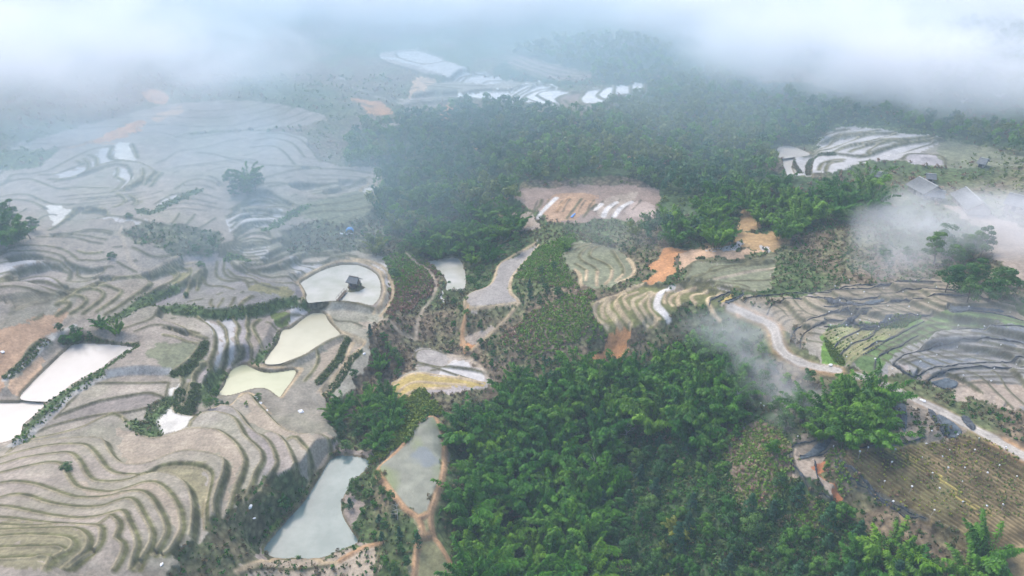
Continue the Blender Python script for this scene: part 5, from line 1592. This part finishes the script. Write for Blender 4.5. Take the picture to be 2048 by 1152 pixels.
lush = ~np.isin(area_id, [akeys.index('pinkscrub'), akeys.index('greenpatch')]) & poly_mask('X', '1190,920 1290,860 1400,880 1520,850 1580,900 1600,980 1660,1010 1740,1060 1800,1120 1790,1290 1180,1290') & ~field
scrub('lush_undergrowth', lush, 5200, 1.5, [M_BRD, M_BRG, M_SHR, M_BRD], 'thick green undergrowth on the gully slope', 14, .34)
ravine = poly_mask('X', WOODS[0][1]) & ~field
scrub('ravine_undergrowth', ravine, 3000, 1.5, [M_BRD, M_CON, M_BRD], 'dark undergrowth between the bamboo clumps', 12, .34)

crop = poly_mask('Q', '130,640 320,530 850,505 1200,400 1560,370 2048,640 2300,1152 800,1152 400,880') & (dist['h'] > .2)
scrub('crop_plants', crop, 1300, .32, [M_SHR, M_YEL, M_SHR, M_RUST], 'low olive and brown crop plants of the row field', 7, .2)
veg = poly_mask('P', '0,560 240,440 560,450 1040,350 830,480 400,770 140,860') & (dist['y'] > .35)
scrub('green_crop_plants', veg, 1300, .36, [M_BRG, M_BRG, M_YEL], 'green vegetable plants in rows above the road', 7, .22)

# ------------------------------------------------------------------ small built things
def plain(name, c, rough=.8, var=.25, scale=2.0, spec=.3, c2=None):
    m, nt, b = mat(name)
    tc = nt.nodes.new('ShaderNodeTexCoord')
    nz = N(nt, 'ShaderNodeTexNoise', Scale=scale, Detail=5.0, Roughness=.65)
    nt.links.new(tc.outputs['Object'], nz.inputs['Vector'])
    lo = tuple(v * (1 - var) for v in c) + (1,)
    hi = tuple(min(1, v * (1 + var)) for v in (c2 or c)) + (1,)
    nt.links.new(ramp(nt, nz.outputs[0], (.35, lo), (.65, hi)), b.inputs['Base Color'])
    b.inputs['Roughness'].default_value = rough
    b.inputs['Specular IOR Level'].default_value = spec
    return m

def roof_material():
    m, nt, b = mat('weathered_roof')
    tc = nt.nodes.new('ShaderNodeTexCoord')
    nz = N(nt, 'ShaderNodeTexNoise', Scale=.9, Detail=6.0, Roughness=.7)
    nt.links.new(tc.outputs['Object'], nz.inputs['Vector'])
    wv = N(nt, 'ShaderNodeTexWave', Scale=2.6, Distortion=.4)
    nt.links.new(tc.outputs['Object'], wv.inputs['Vector'])
    col = ramp(nt, nz.outputs[0], (.35, (.14, .155, .16, 1)), (.7, (.26, .275, .28, 1)))
    col = mix_col(nt, 'MULTIPLY', .5, col, wv.outputs[0])
    nt.links.new(col, b.inputs['Base Color'])
    b.inputs['Roughness'].default_value = .8
    bp = N(nt, 'ShaderNodeBump', Strength=.6, Distance=.05)
    nt.links.new(wv.outputs[0], bp.inputs['Height'])
    nt.links.new(bp.outputs[0], b.inputs['Normal'])
    return m

M_ROOF = roof_material()
M_RIDGE = plain('pale_ridge_cap', (.34, .35, .34), .7)
M_PLANK = plain('old_planks', (.13, .10, .075), .85, .4, 3)
M_WALL = plain('weathered_wall', (.36, .32, .28), .9, .3, 1.5)
M_DOOR = plain('dark_door', (.05, .045, .04), .7)
M_THATCH = plain('grey_thatch', (.16, .165, .165), .95, .45, 5)
M_BLUE = plain('blue_tarpaulin', (.07, .24, .56), .5, .2, 2)
M_WHITE = plain('white_plastic', (.66, .67, .68), .5, .12, 3)
M_POLE = plain('grey_stake', (.36, .33, .29), .8, .2, 4)
M_NET = plain('black_net', (.035, .040, .048), .9, .5, 1.6, .15, (.075, .085, .095))
M_NETG = plain('grey_net', (.085, .105, .12), .85, .4, 1.2, .2)
M_EARTH = plain('islet_earth', (.13, .12, .06), .95, .4, 2.0)

import bmesh
class MB:
    def __init__(self): self.bm = bmesh.new()
    def box(self, c, s, rz=0.0, tilt=None):
        r = bmesh.ops.create_cube(self.bm, size=1.0)
        M = Matrix.Translation(c) @ Matrix.Rotation(rz, 4, 'Z')
        if tilt is not None:
            M = M @ tilt
        bmesh.ops.transform(self.bm, matrix=M @ Matrix.Diagonal((s[0], s[1], s[2], 1)), verts=r['verts'])
        return self
    def bar(self, a, b, r=.05, k=6, r2=None):
        v, f = tube(np.array([a, b], float), [r, r if r2 is None else r2], k)
        vs = [self.bm.verts.new(p) for p in v]
        for q in f:
            self.bm.faces.new([vs[i] for i in q])
        self.bm.faces.new(vs[:k][::-1]); self.bm.faces.new(vs[-k:])
        return self
    def poly(self, ps):
        self.bm.faces.new([self.bm.verts.new(p) for p in ps])
        return self
    def done(self, name, m, parent=None, bevel=0.0, smooth=False):
        me = bpy.data.meshes.new(name)
        if bevel:
            bmesh.ops.bevel(self.bm, geom=self.bm.edges[:], offset=bevel, segments=1, affect='EDGES')
        bmesh.ops.recalc_face_normals(self.bm, faces=self.bm.faces[:])
        self.bm.to_mesh(me); self.bm.free()
        for mm in (m if isinstance(m, list) else [m]):
            me.materials.append(mm)
        if smooth:
            me.polygons.foreach_set('use_smooth', [True] * len(me.polygons))
        return link(name, me, parent)

def empty(name, loc, rz, label, cat, group=None):
    e = bpy.data.objects.new(name, None)
    COL.objects.link(e)
    e.location = loc
    e.rotation_euler = (0, 0, rz)
    e['label'] = label; e['category'] = cat
    if group:
        e['group'] = group
    return e

def slab(mb, ps, t):
    """A roof slope: four corners given a thickness upward."""
    up = Vector((0, 0, t))
    lo = [Vector(p) for p in ps]
    hi = [p + up for p in lo]
    mb.poly(lo[::-1]); mb.poly(hi)
    for i in range(4):
        j = (i + 1) % 4
        mb.poly([lo[i], lo[j], hi[j], hi[i]])

def house(ridge_px, width, wall_h, rise, label, roofm=None, name='farmhouse', group=None):
    p = unproject(pts('V', ridge_px), HGT)
    zr = float(ground(p[:, 0].mean(), p[:, 1].mean())) + wall_h + rise
    ax, ay = at_z(*pts('V', ridge_px).T, zr)
    a, b = Vector((ax[0], ay[0], 0)), Vector((ax[1], ay[1], 0))
    d = b - a
    L = d.length
    c = (a + b) / 2
    zs = [float(ground(c.x + q * d.x, c.y + q * d.y)) for q in (-.45, 0, .45)]
    z0 = max(zs) * .6 + min(zs) * .4
    e = empty(name, (c.x, c.y, z0), math.atan2(d.y, d.x), label, 'house', group)
    width *= .85; wall_h *= .8
    w = width / 2
    hl = L / 2 - .5
    m = MB()
    m.box((0, 0, wall_h / 2 - .6), (2 * hl, width - .9, wall_h + 1.2))
    for s in (-1, 1):
        m.poly([(s * hl, -w + .45, wall_h), (s * hl, w - .45, wall_h), (s * hl, 0, wall_h + rise * .88)])
    wall = m.done('wall', M_WALL, e)
    r = MB()
    for s in (-1, 1):
        slab(r, [(-L / 2, s * (w + .5), wall_h - .25), (L / 2, s * (w + .5), wall_h - .25), (L / 2, s * .02, wall_h + rise), (-L / 2, s * .02, wall_h + rise)], .10)
    roof = r.done('roof', roofm or M_ROOF, e)
    MB().box((0, 0, wall_h + rise + .13), (L, .42, .12)).done('ridge_cap', M_RIDGE, roof)
    for s in (-1, 1):
        MB().box((hl * .1 * s, s * (w - .44), .95), (1.1, .08, 1.9)).done('door', M_DOOR, e)
        MB().box((hl * .6, s * (w - .44), 1.35), (.9, .08, .8)).done('window', M_DOOR, e)
    return e

house('815,290 1040,406', 8.5, 2.6, 2.2, 'large grey gable roofed house with a pale ridge line, highest of the hamlet')
house('1365,412 1578,604', 8.0, 2.5, 2.3, 'grey gable roofed house at the centre of the hamlet, above the shrub bank')
house('1890,462 2180,530', 8.0, 2.5, 2.2, 'grey roofed house at the edge of the picture beside the green garden plot')
house('880,436 1130,470', 5.0, 2.0, 1.3, 'low grey roofed annex joined to the large gabled house')
house('270,200 450,238', 4.0, 1.8, 1.1, 'long low dark roofed shed behind the bamboo grove', name='shed')
house('905,236 1030,248', 3.6, 1.9, 1.0, 'small flat looking grey shed below the rubble plot', name='shed')
house('1545,36 1650,58', 5.0, 2.0, 1.2, 'tiny pale shed alone on the far green field', name='shed')
far_roof = plain('bright_sheet_roof', (.55, .56, .57), .5, .1)
house('1378,-664 1412,-654', 4.0, .8, 1.0, 'far white roofed building nearly lost in the mist', far_roof)
house('1800,-736 1850,-716', 4.0, .8, 1.0, 'farthest pale roofed building above the misty field', far_roof)

# hut on its islet, and the plank bridge to it
def islet():
    p = at_z(*pts('J', '568,905')[0], 0.0)
    r = np.random.default_rng(3)
    n, k = 36, 7
    vs, fs = [], []
    for j in range(k):
        t = j / (k - 1)
        for i in range(n):
            a = 2 * math.pi * i / n
            R = (2.75 + .35 * math.sin(3 * a + 1) + .2 * math.sin(5 * a)) * (1 - t)
            vs.append((R * math.cos(a) * 1.1, R * math.sin(a), -.3 + .95 * (1 - (1 - t) ** 2) + .06 * r.normal()))
    for j in range(k - 1):
        for i in range(n):
            fs.append((j * n + i, j * n + (i + 1) % n, (j + 1) * n + (i + 1) % n, (j + 1) * n + i))
    me = np_mesh('islet', vs, fs, [M_EARTH], smooth=True)
    o = link('islet', me, kind='structure', loc=(float(p[0]), float(p[1]), 0))
    return o
isl = islet()
hx, hy = isl.location.x - .25, isl.location.y + .55
hut = empty('pond_hut', (hx, hy, .45), math.radians(-20), 'small grey thatched hut on an islet in the milky pond', 'hut')
m = MB(); m.box((0, 0, 1.35), (2.5, 2.0, 1.6)); m.done('wall', M_PLANK, hut)
r = MB()
for s in (-1, 1):
    slab(r, [(-1.95, s * 1.75, 1.75), (1.95, s * 1.75, 1.75), (1.55, s * .02, 3.05), (-1.55, s * .02, 3.05)], .22)
roof = r.done('roof', M_THATCH, hut)
MB().box((0, 0, 3.30), (3.2, .4, .14)).done('ridge_cap', M_PLANK, roof)
for sx in (-1, 1):
    for sy in (-1, 1):
        MB().bar((sx * 1.35, sy * 1.15, -.4), (sx * 1.35, sy * 1.15, 1.9), .09).done('post', M_PLANK, hut)
MB().box((-.5, -1.02, 1.15), (.7, .06, 1.2)).done('door', M_DOOR, hut)
MB().box((0, -1.5, .52), (2.6, 1.0, .1)).done('floor', M_PLANK, hut)
b0, b1 = at_z(*pts('J', '470,925')[0], .5), at_z(*pts('J', '385,1028')[0], .5)
bc = ((b0[0] + b1[0]) / 2, (b0[1] + b1[1]) / 2)
BL = math.hypot(b1[0] - b0[0], b1[1] - b0[1])
br = empty('foot_bridge', (bc[0], bc[1], .45), math.atan2(b1[1] - b0[1], b1[0] - b0[0]), 'dark plank footbridge running from the islet hut to the bank', 'bridge')
MB().box((0, 0, 0), (BL, .9, .1)).done('deck', M_PLANK, br)
for s in (-1, 1):
    rl = MB().bar((-BL / 2, s * .45, .75), (BL / 2, s * .45, .75), .045).done('railing', M_PLANK, br)
    for q in (-.48, -.16, .16, .48):
        MB().bar((BL * q, s * .45, -1.0), (BL * q, s * .45, .8), .05).done('post', M_PLANK, br)

# blue shelter with its white sheet
sp = unproject(pts('L', '1690,545'), HGT)[0]
sh = empty('tarpaulin_shelter', tuple(sp), math.radians(10), 'bright blue arched tarpaulin shelter standing on the grey terrace', 'shelter')
m = MB()
arc = [(1.25 * math.cos(a), .55 + 1.25 * math.sin(a)) for a in np.linspace(.15, math.pi - .15, 9)]
for i in range(8):
    (x0, z0), (x1, z1) = arc[i], arc[i + 1]
    m.poly([(x0, -1.0, z0), (x1, -1.0, z1), (x1, 1.0, z1 + .08), (x0, 1.0, z0 + .08)])
cover = m.done('cover', M_BLUE, sh, smooth=True)
md = cover.modifiers.new('thickness', 'SOLIDIFY'); md.thickness = .05
for sx in (-1, 1):
    for sy in (-1, 1):
        MB().bar((sx * 1.2, sy * .95, -.3), (sx * 1.2, sy * .95, .85), .05).done('post', M_POLE, sh)

def drape(name, cr, txt, m, label, cat, lift=.12, bumpy=.25, group=None, thick=.03):
    """A sheet lying over the ground."""
    mk = poly_mask(cr, txt)
    j, i = np.nonzero(mk)
    if len(j) < 6:
        return
    j0, j1, i0, i1 = max(j.min() - 1, 0), j.max() + 2, max(i.min() - 1, 0), i.max() + 2
    sub = mk[j0:j1, i0:i1]
    X, Y = GX[j0:j1, i0:i1], GY[j0:j1, i0:i1]
    Z = HGT[j0:j1, i0:i1] + lift + bumpy * (fbm(X, Y, 1.7, 3) - .3)
    g = np.arange(sub.size).reshape(sub.shape)
    keep = sub[:-1, :-1] & sub[1:, :-1] & sub[1:, 1:] & sub[:-1, 1:]
    q = np.stack([g[:-1, :-1], g[1:, :-1], g[1:, 1:], g[:-1, 1:]], -1)[keep]
    if len(q) < 3:
        return
    used, fi = np.unique(q.ravel(), return_inverse=True)
    V = np.stack([X, Y, Z], -1).reshape(-1, 3)[used]
    c = V.mean(0)
    me = np_mesh(name, V - c, fi.reshape(-1, 4), [m], smooth=True)
    o = link(name, me, label=label, cat=cat, group=group, loc=tuple(c))
    md = o.modifiers.new('thickness', 'SOLIDIFY'); md.thickness = thick; md.offset = 1
    return o
drape('plastic_sheet', 'L', '1560,548 1600,540 1720,545 1730,560 1600,568', M_WHITE, 'white plastic sheet on the ground beside the blue shelter', 'sheet')
drape('tarpaulin', 'C', '1370,155 1395,128 1408,132 1388,160', M_BLUE, 'narrow blue tarpaulin lying on the reddish ploughed plot', 'tarpaulin', .2)
NETS = [
 ('Q', '1055,90 1120,110 1190,200 1240,330 1310,400 1230,380 1150,270 1080,170', M_NET, 'thick black fold of shade net beside the dirt road'),
 ('Q', '1150,150 1240,170 1420,320 1320,400 1240,330 1190,220', M_NETG, 'blue grey shade net spread flat beside its black fold'),
 ('Q', '650,40 720,0 820,10 850,150 840,330 790,310 770,160', M_NETG, 'long grey shade net hanging behind the big bamboo'),
 ('Q', '1395,170 1470,165 1560,280 1510,320 1430,240', M_NET, 'small dark net heap right at the road edge'),
 ('P', '215,435 240,390 330,345 490,318 490,345 380,355 300,430', M_NET, 'dark net heap above the green crop rows'),
 ('P', '1080,1050 1180,1020 1280,1010 1380,1060 1300,1130 1180,1110', M_NETG, 'grey net sheet at the foot of the blue netted slope'),
 ('P', '0,190 120,195 260,205 420,250 380,275 200,255 60,265', M_NET, 'black net band across the upper terraces'),
 ('P', '400,230 520,200 650,180 640,215 520,250 420,250', M_NETG, 'blue grey net strip on the upper terraces'),
 ('P', '390,760 520,690 690,575 700,590 560,690 420,770', M_NET, 'long black net along the green crop rows'),
 ('P', '560,430 640,395 740,375 740,395 620,455', M_NETG, 'short grey net across the grassy terraces'),
 ('P', '1280,260 1400,270 1800,300 1830,345 1700,325 1500,315 1350,350 1290,310', M_NETG, 'grey net sagging along the upper slope'),
 ('N', '1530,735 1640,700 1725,645 1730,670 1640,730 1560,765', M_NETG, 'blue grey net wall at the head of the dirt road'),
 ('F', '785,450 800,470 815,560 860,630 845,640 810,580 790,520', M_NET, 'black plastic sheet against the small red bank'),
 ('F', '830,330 900,320 850,400 760,445 690,450 760,400', M_NETG, 'grey net across the small netted terrace'),
]
for cr, txt, mm, lb in NETS:
    drape('shade_net', cr, txt, mm, lb, 'net', .06, .28)

def ribbon(name, xy, half, m, label, cat, group, seed):
    r = np.random.default_rng(seed)
    n = max(9, int(np.linalg.norm(np.diff(xy, axis=0), axis=1).sum() / .7))
    p = resample(xy, n)
    t = np.gradient(p, axis=0)
    t /= np.linalg.norm(t, axis=1, keepdims=True) + 1e-9
    s = np.stack([-t[:, 1], t[:, 0]], 1)
    p = p + s * (np.convolve(r.normal(size=n), np.ones(5) / 5, 'same') * .5)[:, None]
    wd = half * (.35 + 1.1 * r.random(n) ** 1.5)
    hgt = .10 + .28 * r.random(n)
    gone = np.convolve(r.random(n), np.ones(7) / 7, 'same')
    wd = np.where(gone < .42, wd * .35, wd)
    rows = []
    for o, h in ((-1, 0), (-.6, .7), (0, 1), (.6, .7), (1, 0)):
        q = p + s * (o * wd)[:, None]
        rows.append(np.column_stack([q, ground(q[:, 0], q[:, 1]) + .02 + h * hgt]))
    V = np.stack(rows, 1).reshape(-1, 3)
    f = [[a * 5 + b, a * 5 + b + 1, (a + 1) * 5 + b + 1, (a + 1) * 5 + b] for a in range(n - 1) for b in range(4)]
    c = V.mean(0)
    link(name, np_mesh(name, V - c, f, [m], smooth=True), label=label, cat=cat, group=group, loc=tuple(c))
for i, (k, xy) in enumerate(q for q in line_list if q[0] == 'd'):
    mid = xy[len(xy) // 2]
    px, py = project(mid[0], mid[1], float(ground(*mid)))
    if px > 1480 and py < 870 and not (px < 1500 and py > 700):
        lb, gp = 'thin rolled black net lying along a terrace edge on the netted hillside', 'net rolls on the netted hillside'
    elif py > 860 and px > 1660:
        lb, gp = 'black net fence line rimming the brown row field', 'net lines around the brown row field'
    elif py > 860:
        lb, gp = 'black net line bordering the small netted terrace', 'net lines of the small terrace'
    else:
        lb, gp = 'short black net line by the yellow plot at the head of the road', 'net lines by the yellow plot'
    ribbon("net_roll", xy, .15, M_NET, lb, 'net', gp, 100 + i)

# stakes with white bags
def stake_mesh():
    v1, f1 = tube([[0, 0, -.2], [0, 0, 1.5]], [.03, .025], 4)
    bm = bmesh.new()
    bmesh.ops.create_icosphere(bm, subdivisions=1, radius=.17)
    for v in bm.verts:
        v.co.z *= 1.25
        v.co.x += .05 * math.sin(v.co.z * 20)
    v2 = np.array([v.co[:] for v in bm.verts]) + [0, 0, 1.5]
    f2 = np.array([[v.index for v in f.verts] for f in bm.faces])
    bm.free()
    me = bpy.data.meshes.new('field_stake')
    me.from_pydata(np.vstack([v1, v2]).tolist(), [], [list(map(int, f)) for f in f1] + [[int(q) + len(v1) for q in f] for f in f2])
    me.materials.append(M_POLE); me.materials.append(M_WHITE)
    me.polygons.foreach_set('material_index', [0] * len(f1) + [1] * len(f2))
    return me
ST = stake_mesh()
kit = [('Q', '130,640 320,530 800,500 1200,400 1560,370 2048,640 2048,1152 800,1152 400,880', 95, 3.0, 'white tipped stake standing in the brown row field', 'stakes in the brown row field', 1.25),
       ('P', '0,100 400,30 1200,10 1800,200 2048,400 2048,500 1100,320 560,430 240,430 0,480', 60, 4.0, 'white tipped stake on the upper netted terraces', 'stakes on the upper netted terraces', 1.0),
       ('P', '0,560 240,440 560,450 1040,350 830,480 400,770 140,860', 42, 2.8, 'white tipped stake amid the green crop rows', 'stakes in the green crop rows', 1.0),
       ('P', '540,940 740,760 1130,550 1700,480 2048,520 2048,1100 1050,1050', 70, 4.0, 'white tipped stake on the blue netted slope', 'stakes on the blue netted slope', 1.0),
       ('F', '320,0 400,-80 500,60 600,160 560,200 420,120', 6, 1.5, 'white tipped stake below the dirt road', 'stakes below the dirt road', 1.0),
       ('F', '660,340 900,320 1450,310 1460,330 930,450 700,480', 14, 2.5, 'white tipped stake along the net fence', 'stakes along the net fence', 1.0)]
for cr, txt, nn, gap, lb, gp, sc_ in kit:
    for x, y in spaced(poly_mask(cr, txt) & (road_d > 2), gap, nn):
        o = link('field_stake', ST, label=lb, cat='stake', group=gp, loc=(x, y, float(ground(x, y))))
        s = sc_ * (.5 + .5 * rng.random())
        o.scale = (s * 1.1, s * 1.1, s)
        o.rotation_euler = (rng.normal() * .08, rng.normal() * .08, rng.random() * 6)

# loose sacks and litter
def sack_mesh(seed):
    r = np.random.default_rng(seed)
    bm = bmesh.new()
    bmesh.ops.create_icosphere(bm, subdivisions=2, radius=.5)
    for v in bm.verts:
        v.co = Vector((v.co.x * 1.3, v.co.y * .9, max(v.co.z * .7, -.15))) * (1 + .16 * r.normal())
    me = bpy.data.meshes.new('white_sack')
    bm.to_mesh(me); bm.free()
    me.materials.append(M_WHITE)
    return me
SK = [sack_mesh(s) for s in range(3)]
for i, (cr, t, s, lb) in enumerate([('M', '935,1000', 1.1, 'white sack on the bank above the tan strip, nearest the green pond'), ('M', '975,1055', .9, 'white sack just below the first sack on the tan strip'),
        ('M', '1045,1130', .55, 'smallest white sack, lowest of the three on the tan strip'), ('A', '1500,737', .9, 'white sack at the lower tip of the striped terraces'), ('A', '1525,806', .45, 'scrap of white plastic in the scrub bank'),
        ('A', '968,1084', .6, 'white scrap at the foot of the curved risers'), ('M', '2040,550', .8, 'white sack beside the dark thicket by the tan field'), ('F', '1440,100', .9, 'white sack at the verge of the dirt road by the net'),
        ('F', '1340,70', .5, 'small white scrap by the road near the big bamboo'), ('D', '1155,1000', .5, 'white scrap among the green rows near the road'), ('P', '70,870', .9, 'white sack lying on the dirt road above the big bamboo'),
        ('X', '5,704', .9, 'white sack alone on the orange soil patch'), ('X', '602,823', 1.3, 'pale grey heap in the bushes below the green pond')]):
    p = unproject(pts(cr, t), HGT)[0]
    o = link('white_sack', SK[i % 3], label=lb, cat='sack', loc=tuple(p))
    o.scale = (s, s, s * .8)
    o.rotation_euler = (0, 0, rng.random() * 6)

# bare dead trees
def dead_mesh(seed):
    r = np.random.default_rng(seed)
    parts = [tube(np.array([[0, 0, -.3], [.15, .1, 2.5], [.1, .3, 5.2]]), [.12, .08, .03], 5)]
    for k in range(11):
        h = 1.6 + 3.3 * r.random()
        a = r.random() * 6.28
        l = 1.6 - .2 * h + r.random()
        parts.append(tube(np.array([[.1, .15, h], [.1 + math.cos(a) * l * .5, .15 + math.sin(a) * l * .5, h + .5], [.1 + math.cos(a) * l, .15 + math.sin(a) * l, h + 1.1]]), [.05, .035, .012], 4))
    v, f = join(parts)
    return np_mesh('dead_tree', v, f, [M_DEAD])
for i, (px, py, s, lb) in enumerate([(1466, 830, 1.25, 'bare white dead tree on the misty slope below the road'), (1186, 955, 1.1, 'bare grey dead tree at the edge of the bamboo ravine'),
        (1250, 885, 1.2, 'leafless pale tree between the tall bamboo clumps'), (1440, 690, 1.0, 'leafless trunk in the mist beneath the road head'), (795, 1040, .8, 'grey leafless bush on the spur by the pond')]):
    p = unproject(np.array([[px, py]]), HGT)[0]
    o = link('dead_tree', dead_mesh(i), label=lb, cat='tree', loc=tuple(p))
    o.scale = (s,) * 3

# bushes standing in or beside the water
for i, (cr, t, s, lb) in enumerate([('J', '1462,695', .18, 'tuft of weed farthest out in the kidney pond'), ('J', '1500,722', .13, 'smallest weed tuft in the kidney pond'), ('J', '1535,855', .26, 'largest weed tuft, near the dam of the kidney pond'),
        ('J', '1520,850', .15, 'weed tuft touching the largest tuft of the kidney pond'), ('J', '615,885', .42, 'round bush on the islet behind the hut'), ('J', '500,905', .22, 'low yellow bush on the islet by the bridge'), ('J', '985,765', .6, 'dark round bush on the slope beside the hut pond'),
        ('M', '795,890', .3, 'yellow green bush at the water edge of the green pond'), ('A', '1700,730', .75, 'leafy bush overhanging the blue green pond'), ('B', '1210,440', .5, 'dark bush at the meeting of the terrace lines'),
        ('A', '415,505', .4, 'lone bush on a riser of the striped terraces'), ('K', '1900,735', .35, 'dark brush heap on the grey paddy'), ('K', '1150,330', .6, 'bush beside the terrace path'), ('B', '780,150', .5, 'small dark shrub on the far grey terraces')]):
    q = pts(cr, t)[0]
    p = unproject(q[None], HGT)[0]
    tr, crm = PROTO['bright' if i in (5, 7) else 'round'][i % 4]
    o = link('bush', crm, label=lb, cat='bush', loc=(p[0], p[1], p[2] - 1.3 * s + (.35 if i in (4, 5) else 0)))
    o.scale = (s * 1.15, s * 1.15, s * .75)

# ------------------------------------------------------------------ air: even haze, and drifting mist banks
def box_mesh(name, lo, hi, m):
    x0, y0, z0 = lo; x1, y1, z1 = hi
    v = [(x0, y0, z0), (x1, y0, z0), (x1, y1, z0), (x0, y1, z0), (x0, y0, z1), (x1, y0, z1), (x1, y1, z1), (x0, y1, z1)]
    f = [(0, 3, 2, 1), (4, 5, 6, 7), (0, 1, 5, 4), (1, 2, 6, 5), (2, 3, 7, 6), (3, 0, 4, 7)]
    me = bpy.data.meshes.new(name)
    me.from_pydata(v, [], f)
    me.materials.append(m)
    return me

def volume_mat(name, density, color=(.93, .96, 1.0), noise=None, aniso=0.0, cover=.5, soft=.25):
    m = bpy.data.materials.new(name)
    m.use_nodes = True
    nt = m.node_tree
    nt.nodes.clear()
    out = nt.nodes.new('ShaderNodeOutputMaterial')
    v = nt.nodes.new('ShaderNodeVolumePrincipled')
    v.inputs['Color'].default_value = color + (1,)
    v.inputs['Anisotropy'].default_value = aniso
    v.inputs['Density'].default_value = density
    nt.links.new(v.outputs[0], out.inputs['Volume'])
    if noise:
        tc = nt.nodes.new('ShaderNodeTexCoord')
        ge = nt.nodes.new('ShaderNodeNewGeometry')
        ln = nt.nodes.new('ShaderNodeVectorMath'); ln.operation = 'LENGTH'
        nt.links.new(tc.outputs['Object'], ln.inputs[0])
        fall = ramp(nt, ln.outputs['Value'], (.25, 1.0), (1.0, 0.0))
        mp = N(nt, 'ShaderNodeMapping')
        mp.inputs['Scale'].default_value = (1 / noise, 1 / noise, 1.6 / noise)
        nt.links.new(ge.outputs['Position'], mp.inputs['Vector'])
        nz = N(nt, 'ShaderNodeTexNoise', Scale=1.0, Detail=6.0, Roughness=.62, Distortion=.8)
        nt.links.new(mp.outputs[0], nz.inputs['Vector'])
        w = math_node(nt, 'ADD', math_node(nt, 'MULTIPLY', fall, .34), nz.outputs[0])
        sh = ramp(nt, w, (cover + .12, 0.0), (min(1, cover + .12 + soft), 1.0))
        f2 = math_node(nt, 'MULTIPLY', sh, math_node(nt, 'MINIMUM', math_node(nt, 'MULTIPLY', fall, 2.2), 1.0))
        nt.links.new(math_node(nt, 'MULTIPLY', f2, density), v.inputs['Density'])
    return m

HAZE = volume_mat('haze', 0.0005, (.68, .86, 1.0))
link('haze', box_mesh('haze', (-2700, -120, -32), (2700, 2300, 104), HAZE), kind='stuff', label='pale blue haze filling the whole valley', cat='haze')

def mist(center, radii, density, noise, cover=.5, soft=.25, rot=0, color=(.985, .985, 1.0), label='white mist drifting over the valley'):
    m = volume_mat('mist', density, color, noise, 0.0, cover, soft)
    import bmesh
    bm = bmesh.new()
    bmesh.ops.create_icosphere(bm, subdivisions=3, radius=1.0)
    me = bpy.data.meshes.new('mist')
    bm.to_mesh(me); bm.free()
    me.materials.append(m)
    o = link('mist', me, kind='stuff', label=label, cat='mist')
    o.location = center
    o.scale = radii
    o.rotation_euler = (0, 0, rot)
    return o

def mist_at(px, py, up, radii, density, noise, cover=.5, soft=.25, rot=0):
    p = unproject(np.array([[px, py]]), HGT)[0]
    return mist((p[0], p[1], p[2] + up), radii, density, noise, cover, soft, rot)

BLUE = (.70, .89, 1.0)
mist((0, 620, 46), (820, 255, 60), .036, 56, .32, .26)
mist((-250, 325, 38), (190, 105, 36), .026, 34, .39, .26)
mist((240, 400, 44), (210, 108, 34), .026, 34, .40, .24)
mist((-40, 470, 52), (180, 80, 24), .026, 36, .38, .22)
mist((0, 395, 30), (480, 205, 52), .0092, 70, .16, .6, 0, BLUE)
mist_at(1800, 490, 4, (17, 44, 8), .038, 12, .40, .25, math.radians(-30))
mist_at(2015, 475, 5, (34, 26, 8), .040, 12, .36, .25)
mist_at(1920, 670, 4, (48, 24, 6), .014, 16, .40, .35)
mist_at(1560, 800, 3, (12, 19, 6), .055, 7, .46, .22, math.radians(20))
mist_at(1490, 690, 4, (20, 14, 6), .045, 8, .44, .22)
mist_at(1280, 480, 4, (45, 18, 7), .010, 18, .40, .3)
mist_at(1640, 150, 12, (80, 55, 22), .030, 34, .38, .2)
mist_at(1900, 190, 10, (80, 50, 20), .034, 34, .36, .2)
mist_at(1480, 70, 14, (90, 60, 24), .030, 40, .38, .2)
mist((-150, 225, 14), (165, 85, 26), .0125, 55, .20, .5, 0, BLUE)
SC.cycles.volume_step_rate = 1.0
SC.cycles.volume_max_steps = 256
